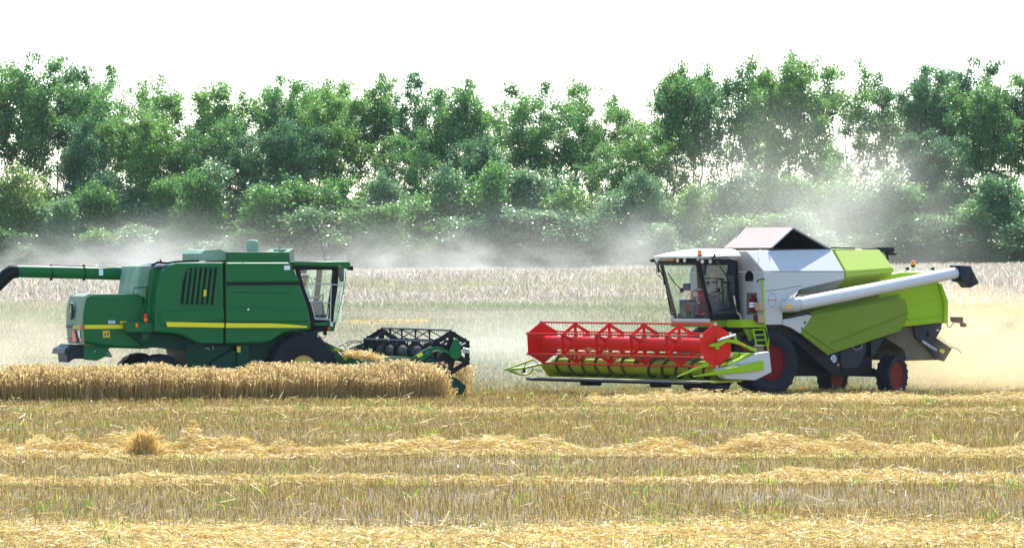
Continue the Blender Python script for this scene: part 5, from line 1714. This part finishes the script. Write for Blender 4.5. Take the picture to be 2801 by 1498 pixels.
    so.location = root.location; so.rotation_euler = root.rotation_euler
    tag(so, 'heap of cut straw lying on the green header behind its reel', 'straw', kind='stuff')
    return R, w, nc


RIG_L, LW, LNC = build_left()


# ------------------------------------------------------------------ standing wheat between camera and the green combine
def build_wheat():
    r = np.random.default_rng(11)
    n, n2 = 22000, 1000
    e0, e1 = RIG_L.p('C', 1520, 800, -LW - .6)[0], RIG_L.p('C', 1740, 1040, -LW - .6)[0]
    lx = np.concatenate([-13 + (e1 + 13) * r.random(n), LNC[0] + .25 + .50 * r.random(n2) ** 1.2])
    ly = np.concatenate([-LW - .42 - 1.35 * r.random(n), -LW + .15 + 4.5 * r.random(n2)])
    keep = np.concatenate([r.random(n) < 1 - .6 * smooth(e0, e1, lx[:n]), np.ones(n2, bool)])
    fade = np.concatenate([1 - .70 * smooth(e0 - .1, e1 + .05, lx[:n]), np.full(n2, .9)])
    lx, ly, fade = lx[keep], ly[keep], fade[keep]
    fr = (-LW - 1.77 - ly) + .35 * (vnoise(lx, ly * 0, .6, 1, 97) - .5)      # distance past the ragged front edge
    fade = fade * np.where(ly < -LW - .3, .62 + .38 * smooth(-.2, .6, -fr - .5 * r.random(len(lx)) + .2), 1)
    n = len(lx)
    O, d, nn = RIG_L.O, RIG_L.d, RIG_L.n
    x, y = O[0] + lx * d[0] + ly * nn[0], O[1] + lx * d[1] + ly * nn[1]
    z = ground_z(x, y)
    h = (.70 + .30 * r.random(n)) * (.80 + .26 * vnoise(x, y, .7, .6, 91)) * fade
    az = r.random(n) * 2 * np.pi
    lean = .04 + .30 * r.random(n) ** 2
    b = np.stack([x, y, z], 1)
    tip = b + np.stack([np.cos(az) * lean * h, np.sin(az) * lean * h, h], 1)
    fa = r.random(n) * np.pi
    s = np.stack([np.cos(fa), np.sin(fa), 0 * fa], 1) * .0065
    stem = np.stack([b - s, b + s, tip + s * .7, tip - s * .7], 1).reshape(-1, 3)
    # nodding ears: three quads bending over
    el = .075 + .035 * r.random(n)
    p0 = tip
    dirs = np.stack([np.cos(az), np.sin(az), 0 * az], 1)
    droop = r.random(n)
    ears = []
    for k in range(3):
        ang = np.pi / 2 - (.55 + 1.0 * droop) * (k + .4)
        p1 = p0 + (dirs * np.cos(ang)[:, None] + np.array([0, 0, 1]) * np.sin(ang)[:, None]) * el[:, None] / 2.2
        wv = np.stack([np.cos(fa), np.sin(fa), 0.3 * np.ones(n)], 1) * (.015, .019, .011)[k]
        ears.append(np.stack([p0 - wv, p0 + wv, p1 + wv * .8, p1 - wv * .8], 1).reshape(-1, 3))
        p0 = p1
    # dry leaves
    m = n
    t0 = b + (tip - b) * (.25 + .5 * r.random(m))[:, None]
    la = r.random(m) * 2 * np.pi
    ld = np.stack([np.cos(la) * .13, np.sin(la) * .13, .04 + .10 * r.random(m) - .08], 1) * (.6 + .8 * r.random(m))[:, None]
    lv = np.stack([-np.sin(la), np.cos(la), 0 * la], 1) * .008
    leaf = np.stack([t0 - lv, t0 + lv, t0 + ld + lv * .4, t0 + ld - lv * .4], 1).reshape(-1, 3)
    M['wheat'] = stalks('ripe_wheat', [(0.34, 0.22, 0.07), (0.54, 0.38, 0.14), (0.68, 0.50, 0.21), (0.86, 0.71, 0.39)], .55, .5,
                        patch=(.46, .37, .13), patch_scale=1.3, patch_amt=.4)
    o = np_mesh('standing_wheat', np.concatenate([stem, leaf] + ears), 4, M['wheat'])
    tag(o, 'strip of ripe standing wheat in front of the deep green combine', 'wheat', kind='stuff')


build_wheat()
# ------------------------------------------------------------------ trees and bushes of the shelter belt
def leaf_mat(name, cols, trans=.5, rough=.42, patch=None, pa=.5):
    return stalks(name, cols, trans, rough, patch=patch, patch_scale=.35, patch_amt=pa, spec=.55)


M['leaf_mid'] = leaf_mat('leaves_mid', [(.05, .14, .045), (.12, .27, .065), (.22, .41, .10)], patch=(.19, .38, .07))
M['leaf_dark'] = leaf_mat('leaves_dark', [(.035, .105, .05), (.08, .20, .07), (.15, .30, .10)], patch=(.11, .25, .07))
M['leaf_light'] = leaf_mat('leaves_light', [(.07, .17, .04), (.14, .29, .06), (.24, .42, .085)], patch=(.24, .42, .07))
M['leaf_silver'] = leaf_mat('leaves_silver', [(.08, .16, .075), (.16, .28, .12), (.31, .45, .24)], rough=.35, patch=(.16, .31, .09))
M['leaf_yellow'] = leaf_mat('leaves_yellow', [(.11, .19, .045), (.20, .31, .07), (.32, .43, .12)], patch=(.26, .34, .08))
M['bark'] = dusty('bark', (.045, .036, .028), .9, .3, dcol=(.10, .09, .07))


def plant_mesh(seed, h, wid, base, stems, nlimb, leaf, per, airy=1.0, up=1.0, bushy=False):
    """trunk-and-limb mesh plus leaf-face array, root at the origin"""
    r = np.random.default_rng(seed)
    T = MB()
    clumps = []
    for s in range(stems):
        a = r.random() * 6.28
        top = h * (.97 if s == 0 else r.uniform(.72, .95) if not bushy else r.uniform(.5, .95))
        tilt = ((0.02 if stems == 1 else .10) * h + (0 if s == 0 else .05 * h)) if not bushy else r.uniform(.05, .3) * h
        dx, dy = math.cos(a) * tilt, math.sin(a) * tilt
        o = np.array([r.normal(0, .18), r.normal(0, .18), -.1])
        path, rad = [], []
        ph = r.random(4) * 6.28
        for k in range(9):
            t = k / 8
            path.append(o + np.array([dx * t ** 1.3 + .02 * h * math.sin(3.3 * t + ph[0]) * t, dy * t ** 1.3 + .02 * h * math.sin(2.9 * t + ph[1]) * t, top * t]))
            rad.append(max(.018, (.0115 * h if not bushy else .007 * h) * (1 - .93 * t) * (1 if stems == 1 else .8)))
        T.tube([tuple(v) for v in path], rad, 7)
        P = np.array(path)
        ga = r.random() * 6.28
        for k in range(nlimb):
            t = base + (.985 - base) * (k + r.random() * .8) / nlimb
            i = min(7, int(t * 8)); f = t * 8 - i
            q0 = P[i] * (1 - f) + P[i + 1] * f
            ga += 2.4 + r.normal(0, .35)
            rel = (t - base) / (1 - base)
            env = (.66 + .85 * rel - .90 * rel ** 3.4) if not bushy else r.uniform(.5, 1.1) * (.9 - .6 * rel ** 1.6)
            ln = max(.35, wid * .62 * env * r.uniform(.65, 1.2)) / (1 if stems == 1 else 1.25)
            el = math.radians(np.clip((37 if not bushy else 30) + 26 * rel * up + r.normal(0, 10), 5, 82))
            dirv = np.array([math.cos(ga) * math.cos(el), math.sin(ga) * math.cos(el), math.sin(el)])
            lp = [q0 + dirv * ln * u + np.array([0, 0, .16 * ln * u * u]) + r.normal(0, .03, 3) * ln * (u > 0) for u in (0, .3, .6, 1.0)]
            lr = max(.02, rad[i] * .55)
            T.tube([tuple(v) for v in lp], [lr, lr * .75, lr * .5, .01], 5)
            for u in (.45, .75, 1.0, 1.0):
                j = min(2, int(u * 3)); ff = u * 3 - j
                b0 = lp[j] * (1 - ff) + lp[j + 1] * ff if j < 3 else lp[3]
                td = dirv * r.uniform(.3, .9) + r.normal(0, .55, 3) + np.array([0, 0, .25])
                tl = ln * r.uniform(.16, .34) + .25
                b1 = b0 + td / np.linalg.norm(td) * tl
                T.tube([tuple(b0), tuple((b0 + b1) / 2 + r.normal(0, .04, 3)), tuple(b1)], [lr * .4, lr * .28, .006], 4)
                low = 1.0 if (bushy or rel > .5) else .3
                if r.random() < airy * low:
                    clumps.append((b1, r.uniform(.55, 1.2)))
                if r.random() < .5 * airy * low:
                    clumps.append(((b0 + b1) / 2, r.uniform(.45, .9)))
        clumps.append((P[-1], .7))
        clumps.append((P[-2], .8))
    V = []
    sc = (h / 15) ** .5 if not bushy else .8
    for c, k in clumps:
        n = int(per * k * (1.5 if bushy else 1.8))
        rad = .54 * sc * k
        d = r.normal(size=(n, 3)) * np.array([rad, rad, rad * .85]) * .75
        cen = c + d
        a = r.normal(size=(n, 3)); a /= np.linalg.norm(a, axis=1)[:, None]
        a[:, 2] -= .25
        nrm = np.array([0, 0, 1.0]) * .55 + r.normal(size=(n, 3)) * .65
        b = np.cross(nrm, a); b /= np.linalg.norm(b, axis=1)[:, None] + 1e-6
        L = leaf * (.84 if bushy else .74) * (.6 + .8 * r.random(n))[:, None]
        V.append(np.stack([cen - a * L * .5, cen + b * L * .27, cen + a * L * .5, cen - b * L * .27], 1).reshape(-1, 3))
    return T, np.concatenate(V)


HEIGHT = {}


def make_plant(kind, label, seed, mat, group, **kw):
    T, V = plant_mesh(seed, **kw)
    root = empty(kind, (0, 0, 0))
    HEIGHT[seed] = float(np.percentile(V[:, 2], 99.7))
    T.build('trunk' if kind == 'tree' else 'stems', M['bark'], root, smooth=60)
    np_mesh('crown', V, 4, mat, root)
    tag(root, label, kind, group)
    return root


def dup(src, label):
    r = src.copy()
    COL.objects.link(r)
    for ch in src.children:
        c = ch.copy()
        COL.objects.link(c)
        c.parent = r
    r['label'] = label
    return r


def place(o, x, y, sx, sz, rot, mat):
    o.location = (x, y, float(ground_z(x, y)) - .05)
    o.scale = (sx, sx, sz)
    o.rotation_euler = (0, 0, rot)
    for ch in o.children:
        if ch.name.startswith('crown'):
            ch.material_slots[0].link = 'OBJECT'
            ch.material_slots[0].material = mat


TREE_GROUP = 'tall trees of the shelter belt'
PROTO_H, PROTO_W = 15.0, 6.0
PROTO = [dict(h=15, wid=7.4, base=.16, stems=2, nlimb=24, leaf=.30, per=110),
         dict(h=15, wid=7.0, base=.18, stems=3, nlimb=18, leaf=.30, per=105),
         dict(h=15, wid=8.0, base=.20, stems=4, nlimb=15, leaf=.30, per=105),
         dict(h=15, wid=6.0, base=.16, stems=2, nlimb=24, leaf=.28, per=100, up=1.4),
         dict(h=15, wid=7.6, base=.22, stems=3, nlimb=16, leaf=.28, per=80, airy=.85),
         dict(h=15, wid=6.6, base=.24, stems=3, nlimb=15, leaf=.28, per=75, airy=.8, up=1.3)]
# picture x of the crown, picture y of its top (both on the 2576 px wide view), crown width, distance, shape, leaf tone, what it looks like
TALL = [(-70, 150, 170, 402, 0, 'mid', None), (40, 136, 170, 400, 1, 'mid', 'tall bright topped tree, first whole crown at the left edge of the picture'),
        (150, 168, 150, 404, 0, 'dark', 'dark rounded tree just right of the first bright crown at the left edge'),
        (270, 165, 190, 400, 2, 'mid', 'broad mid green tree above the left end of the green unloading tube'),
        (385, 190, 130, 408, 5, 'light', 'thin see through tree, left neighbour of the pale rounded willow like crown'),
        (515, 208, 200, 398, 0, 'light', 'pale rounded crown right before the first deep dip of the treetops'),
        (690, 196, 150, 402, 1, 'mid', 'mid green tree at the right side of the first deep dip of the treetops'),
        (780, 200, 140, 406, 3, 'mid', 'narrow green tree standing above the roof of the deep green combine'),
        (855, 224, 170, 396, 0, 'light', 'yellowish green rounded crown over the cab of the deep green combine'),
        (935, 188, 140, 404, 1, 'light', 'fresh green tree with a spiky top, right of the yellowish crown'),
        (1062, 188, 150, 402, 2, 'dark', 'dark crowned tree straight above the black reel'),
        (1160, 203, 150, 399, 1, 'mid', 'open tree with dark bare limbs, left of the middle dip of the treetops'),
        (1232, 252, 90, 409, 5, 'light', 'slim low topped tree standing in the middle dip of the treetops'),
        (1300, 330, 110, 404, 4, 'mid', 'lowest of the treetops in the middle dip, with slanting bare stems'),
        (1385, 205, 190, 400, 2, 'mid', 'wide tree with several dark stems right of the middle dip'),
        (1480, 196, 150, 403, 4, 'light', 'airy light green tree touching the wide many stemmed one'),
        (1590, 240, 130, 407, 5, 'mid', 'thin tree with sky showing through, above the red reel'),
        (1682, 156, 120, 400, 3, 'mid', 'tall narrow tree, left one of the twin spires over the white cab'),
        (1748, 164, 110, 404, 3, 'mid', 'tall narrow tree, right one of the twin spires over the white cab'),
        (1835, 160, 130, 399, 5, 'dark', 'slender dark tree between the twin spires and the tallest crown'),
        (1925, 180, 140, 405, 1, 'mid', 'mid green tree hard against the left side of the tallest crown'),
        (2005, 134, 180, 397, 0, 'light', 'tallest tree of the right half, light green above the grain tank tent'),
        (2130, 150, 190, 402, 4, 'light', 'feathery light tree with bare grey limbs right of the tallest crown'),
        (2252, 186, 140, 406, 5, 'dark', 'leaning dark tree with a wide sky gap under it'),
        (2318, 172, 150, 400, 1, 'dark', 'dark many limbed tree behind the black spout end'),
        (2412, 148, 150, 403, 1, 'dark', 'tall dark pointed tree near the right edge of the picture'),
        (2492, 200, 170, 398, 0, 'mid', 'broad mid green tree, last whole crown at the right edge'),
        (2572, 190, 130, 404, 3, 'dark', 'dark tree cut by the right edge of the picture'),
        (2660, 180, 160, 402, 1, 'mid', None),
        (205, 300, 130, 394, 0, 'dark', 'lower dark tree under the broad crown at the left'),
        (340, 285, 150, 392, 0, 'light', 'lower bright green tree in front of the thin see through one'),
        (455, 330, 120, 393, 1, 'mid', 'lower mid green tree against the pale rounded crown'),
        (640, 330, 110, 393, 4, 'dark', 'low dark tree with open stems under the first deep dip'),
        (745, 300, 130, 392, 0, 'dark', 'lower dark tree behind the air intake of the deep green combine'),
        (1010, 330, 130, 393, 4, 'mid', 'lower open tree between the spiky topped and the dark crowned tree'),
        (1215, 345, 110, 393, 1, 'dark', 'low dark tree at the left foot of the middle dip'),
        (1545, 360, 120, 393, 4, 'mid', 'lower pale tree left of the twin spires'),
        (2085, 360, 120, 393, 5, 'mid', 'lower hazy tree behind the rising dust plume'),
        (1625, 300, 150, 394, 4, 'light', 'lower pale leafy tree filling the gap left of the twin spires'),
        (590, 290, 120, 394, 4, 'mid', 'lower airy tree at the left side of the first deep dip'),
        (2370, 330, 130, 392, 1, 'dark', 'lower dark tree left of the tall pointed one near the right edge')]
BUSH_GROUP = 'bushes in front of the shelter belt'
BUSH = [dict(h=6, wid=4.2, base=.04, stems=6, nlimb=11, leaf=.19, per=75, bushy=True),
        dict(h=6, wid=4.6, base=.05, stems=7, nlimb=9, leaf=.19, per=70, bushy=True),
        dict(h=6, wid=3.6, base=.06, stems=5, nlimb=13, leaf=.18, per=75, bushy=True)]


def d_to_x(u, y):
    return (u * 1.08735 - CX) / FPX * y


def d_to_z(v, y):
    return CAM_H - (v * 1.08735 - CY) / FPX * y


def build_trees():
    r = random.Random(4)
    protos = {}
    for i, (u, v, wd, y, k, tone, lab) in enumerate(TALL):
        if k not in protos:
            protos[k] = make_plant('tree', '', 100 + k, M['leaf_mid'], TREE_GROUP, **PROTO[k])
            o = protos[k]
        else:
            o = dup(protos[k], '')
        if lab is None:
            lab = 'tall tree cut off by the left edge of the picture' if u < 0 else 'tall tree just past the right edge of the picture'
        o['label'] = lab
        o['category'] = 'tree'
        x = d_to_x(u, y)
        H = d_to_z(v, y) - float(ground_z(x, y))
        W = wd * 1.08735 / FPX * y * 1.28
        place(o, x, y, max(.62, W / PROTO[k]['wid']), H / HEIGHT[100 + k], r.random() * 6.28, M['leaf_' + tone])
    # bushes: x, top, width, distance, tone
    tones = ['silver', 'mid', 'silver', 'light', 'mid', 'silver', 'silver', 'mid']
    names = {'silver': 'silvery grey', 'mid': 'mid green', 'yellow': 'yellowish', 'light': 'light green', 'dark': 'dark green'}
    rows = []
    special = {2: ('yellow', 430), 6: ('mid', 450), 10: ('mid', 452), 19: ('mid', 500), 20: ('light', 478), 23: ('light', 470), 24: ('yellow', 480), 31: ('dark', 490), 32: ('dark', 470), 33: ('dark', 450), 30: ('mid', 470)}
    n = 36
    for i in range(n):
        u = -60 + i * 77 + r.uniform(-22, 22)
        v = r.uniform(415, 490)
        tone = tones[i % 8]
        if i in special: tone, v = special[i]
        rows.append((u, v, r.uniform(120, 200), 388 + r.uniform(-2, 2), tone, 'back', i))
    for i in range(32):
        u = -40 + i * 86 + r.uniform(-30, 30)
        v = r.uniform(500, 590)
        tone = ('silver', 'mid', 'silver', 'light', 'silver')[i % 5]
        if u > 2250: tone = 'dark' if i % 2 else 'mid'
        rows.append((u, v, r.uniform(120, 190), 384 + r.uniform(-2, 2), tone, 'front', i))
    bp = {}
    marks = [(-200, 'the picture edge'), (120, 'the black spout of the green combine'), (330, 'the green unloading tube'), (520, 'the green tank extension'), (700, 'the green air intake'),
             (860, 'the roof of the green cab'), (1060, 'the black reel'), (1290, 'the gap between the two combines'), (1500, 'the red reel'), (1720, 'the white cab roof'), (1960, 'the grain tank tent'), (2160, 'the engine cover'), (2310, 'the amber beacon on the rear hood'),
             (2430, 'the black auger spout'), (2560, 'the right picture edge')]
    order = {'back': 0, 'front': 0}
    seen = {}
    def ordinal(k):
        w = ['first', 'second', 'third', 'fourth', 'fifth', 'sixth', 'seventh', 'eighth', 'ninth', 'tenth', 'eleventh', 'twelfth', 'thirteenth', 'fourteenth', 'fifteenth', 'sixteenth', 'seventeenth', 'eighteenth', 'nineteenth']
        return w[k]
    from collections import Counter
    cnt = Counter()
    for (u, v, wd, y, tone, rowname, i) in rows:
        k = (i * 7 + (0 if rowname == 'back' else 1)) % 3
        if k not in bp:
            bp[k] = make_plant('bush', '', 300 + k, M['leaf_silver'], BUSH_GROUP, **BUSH[k]); o = bp[k]
        else:
            o = dup(bp[k], '')
        size = 'tall' if rowname == 'back' else 'low'
        cnt[(tone, rowname)] += 1
        nt_ = ordinal(cnt[(tone, rowname)] - 1)
        mk = min(marks, key=lambda q: abs(q[0] - u))[1]
        o['label'] = '%s %s bush, %s such from left, over %s' % (size, names[tone], nt_, mk)
        o['category'] = 'bush'
        x = d_to_x(u, y)
        H = d_to_z(v, y) - float(ground_z(x, y))
        W = wd * 1.08735 / FPX * y * 1.2
        place(o, x, y, W / BUSH[k]['wid'], H / HEIGHT[300 + k], r.random() * 6.28, M['leaf_' + tone])


build_trees()
# ------------------------------------------------------------------ dust raised by the machines
def dust_mat(name, col, dens, nscale, aniso=.35, lo=.42, hi=.72, stretch=(1, 1, 1), soft=1.3, seed=0.0):
    m = bpy.data.materials.new(name)
    m.use_nodes = True
    nt = m.node_tree
    nt.nodes.clear()
    N, L = nt.nodes, nt.links
    out = N.new("ShaderNodeOutputMaterial")
    pv = N.new("ShaderNodeVolumePrincipled")
    pv.inputs["Color"].default_value = (*col, 1)
    pv.inputs["Anisotropy"].default_value = aniso
    tc = N.new("ShaderNodeTexCoord")
    ln = N.new("ShaderNodeVectorMath"); ln.operation = 'LENGTH'
    L.new(tc.outputs["Object"], ln.inputs[0])
    fo = N.new("ShaderNodeMapRange"); fo.inputs[1].default_value = 1.0; fo.inputs[2].default_value = 0.1
    fo.interpolation_type = 'SMOOTHSTEP'
    L.new(ln.outputs["Value"], fo.inputs[0])
    mp = N.new("ShaderNodeMapping"); mp.inputs["Scale"].default_value = stretch; mp.inputs["Location"].default_value = (seed, seed * .7, 0)
    L.new(tc.outputs["Object"], mp.inputs[0])
    nz = N.new("ShaderNodeTexNoise"); nz.inputs["Scale"].default_value = nscale; nz.inputs["Detail"].default_value = 6; nz.inputs["Roughness"].default_value = .6
    L.new(mp.outputs[0], nz.inputs["Vector"])
    mr = N.new("ShaderNodeMapRange"); mr.inputs[1].default_value = lo; mr.inputs[2].default_value = hi
    L.new(nz.outputs["Fac"], mr.inputs[0])
    mu = N.new("ShaderNodeMath"); mu.operation = 'MULTIPLY'
    L.new(fo.outputs[0], mu.inputs[0]); L.new(mr.outputs[0], mu.inputs[1])
    m2 = N.new("ShaderNodeMath"); m2.operation = 'MULTIPLY'; m2.inputs[1].default_value = dens
    L.new(mu.outputs[0], m2.inputs[0])
    L.new(m2.outputs[0], pv.inputs["Density"])
    L.new(pv.outputs[0], out.inputs["Volume"])
    return m


def dust(label, u, v, y, half_w, half_h, depth, col, dens, **kw):
    """u, v: middle of the cloud on the 2576 px wide view; half sizes in metres"""
    bm = bmesh.new()
    bmesh.ops.create_icosphere(bm, subdivisions=3, radius=1.0)
    me = bpy.data.meshes.new('dust_cloud')
    bm.to_mesh(me); bm.free()
    o = bpy.data.objects.new('dust_cloud', me)
    COL.objects.link(o)
    o.location = (d_to_x(u, y), y, d_to_z(v, y))
    o.scale = (half_w, depth, half_h)
    me.materials.append(dust_mat('dust', col, dens, **kw))
    tag(o, label, 'dust cloud', kind='stuff')
    return o


GREY = (.86, .83, .76)
dust('grey dust drifting low before the trees behind the deep green combine', 200, 760, 300, 22, 5.0, 40, GREY, .050, nscale=2.6, stretch=(1.8, 1, .9), lo=.44, hi=.68, seed=1.0)
dust('thin grey dust rolling along the foot of the bushes between the two combines', 1200, 715, 340, 24, 3.6, 22, GREY, .052, nscale=3.2, stretch=(2.6, 1, .9), lo=.46, hi=.68, seed=4.0)
dust('tall dust plume rising behind the white and lime combine', 2060, 590, 200, 7.5, 6.2, 9, (.90, .87, .76), .085, nscale=2.2, stretch=(1.2, 1, .8), lo=.40, hi=.74, seed=7.0)
dust('bright chaff and dust thrown out behind the straw chopper', 2490, 880, 154, 4.6, 2.4, 4.5, (.95, .74, .44), .62, nscale=2.4, lo=.40, hi=.62, seed=11.0)
dust('pale dust trailing behind the tail of the deep green combine', 40, 880, 152, 5.0, 1.9, 4, (.92, .80, .62), .22, nscale=1.9, lo=.32, seed=15.0)
dust('faint dust hanging over the weedy slope between the reels', 1250, 900, 175, 9, 2.2, 12, (.9, .85, .74), .06, nscale=1.8, lo=.32, seed=19.0)

dust('small dust puff rising before the bushes left of the white cab', 1600, 620, 345, 3.2, 3.2, 4, GREY, .15, nscale=2.0, lo=.38, hi=.7, seed=31.0)
dust('dust puff curling up just right of the deep green cab', 965, 645, 342, 3.6, 2.6, 4, GREY, .13, nscale=2.2, lo=.38, hi=.7, seed=37.0)
dust('dust puff low before the bushes above the black reel', 1150, 650, 338, 3.8, 2.4, 4, GREY, .13, nscale=2.2, lo=.40, hi=.7, seed=41.0)
dust('dust streaming up behind the tank of the deep green combine', 420, 640, 250, 6.5, 2.6, 6, GREY, .075, nscale=2.4, lo=.38, hi=.7, seed=43.0)
dust('wide thin veil of settled dust in front of the whole bush belt', 1288, 670, 372, 44, 6.2, 8, GREY, .034, nscale=3.0, stretch=(3.5, 1, .8), lo=.30, hi=.70, seed=23.0)

# ------------------------------------------------------------------ thin summer haze over the whole field
def build_haze():
    m = bpy.data.materials.new('haze_air')
    m.use_nodes = True
    nt = m.node_tree
    nt.nodes.clear()
    out = nt.nodes.new("ShaderNodeOutputMaterial")
    pv = nt.nodes.new("ShaderNodeVolumePrincipled")
    pv.inputs["Color"].default_value = (.78, .88, 1.0, 1)
    pv.inputs["Density"].default_value = .00004
    pv.inputs["Anisotropy"].default_value = .2
    nt.links.new(pv.outputs[0], out.inputs["Volume"])
    mb = MB()
    mb.box((0, 200, 14), (4400, 560, 32))
    o = mb.build('haze', m)
    tag(o, 'thin bluish summer haze filling the air over the field', 'haze', kind='stuff')


build_haze()
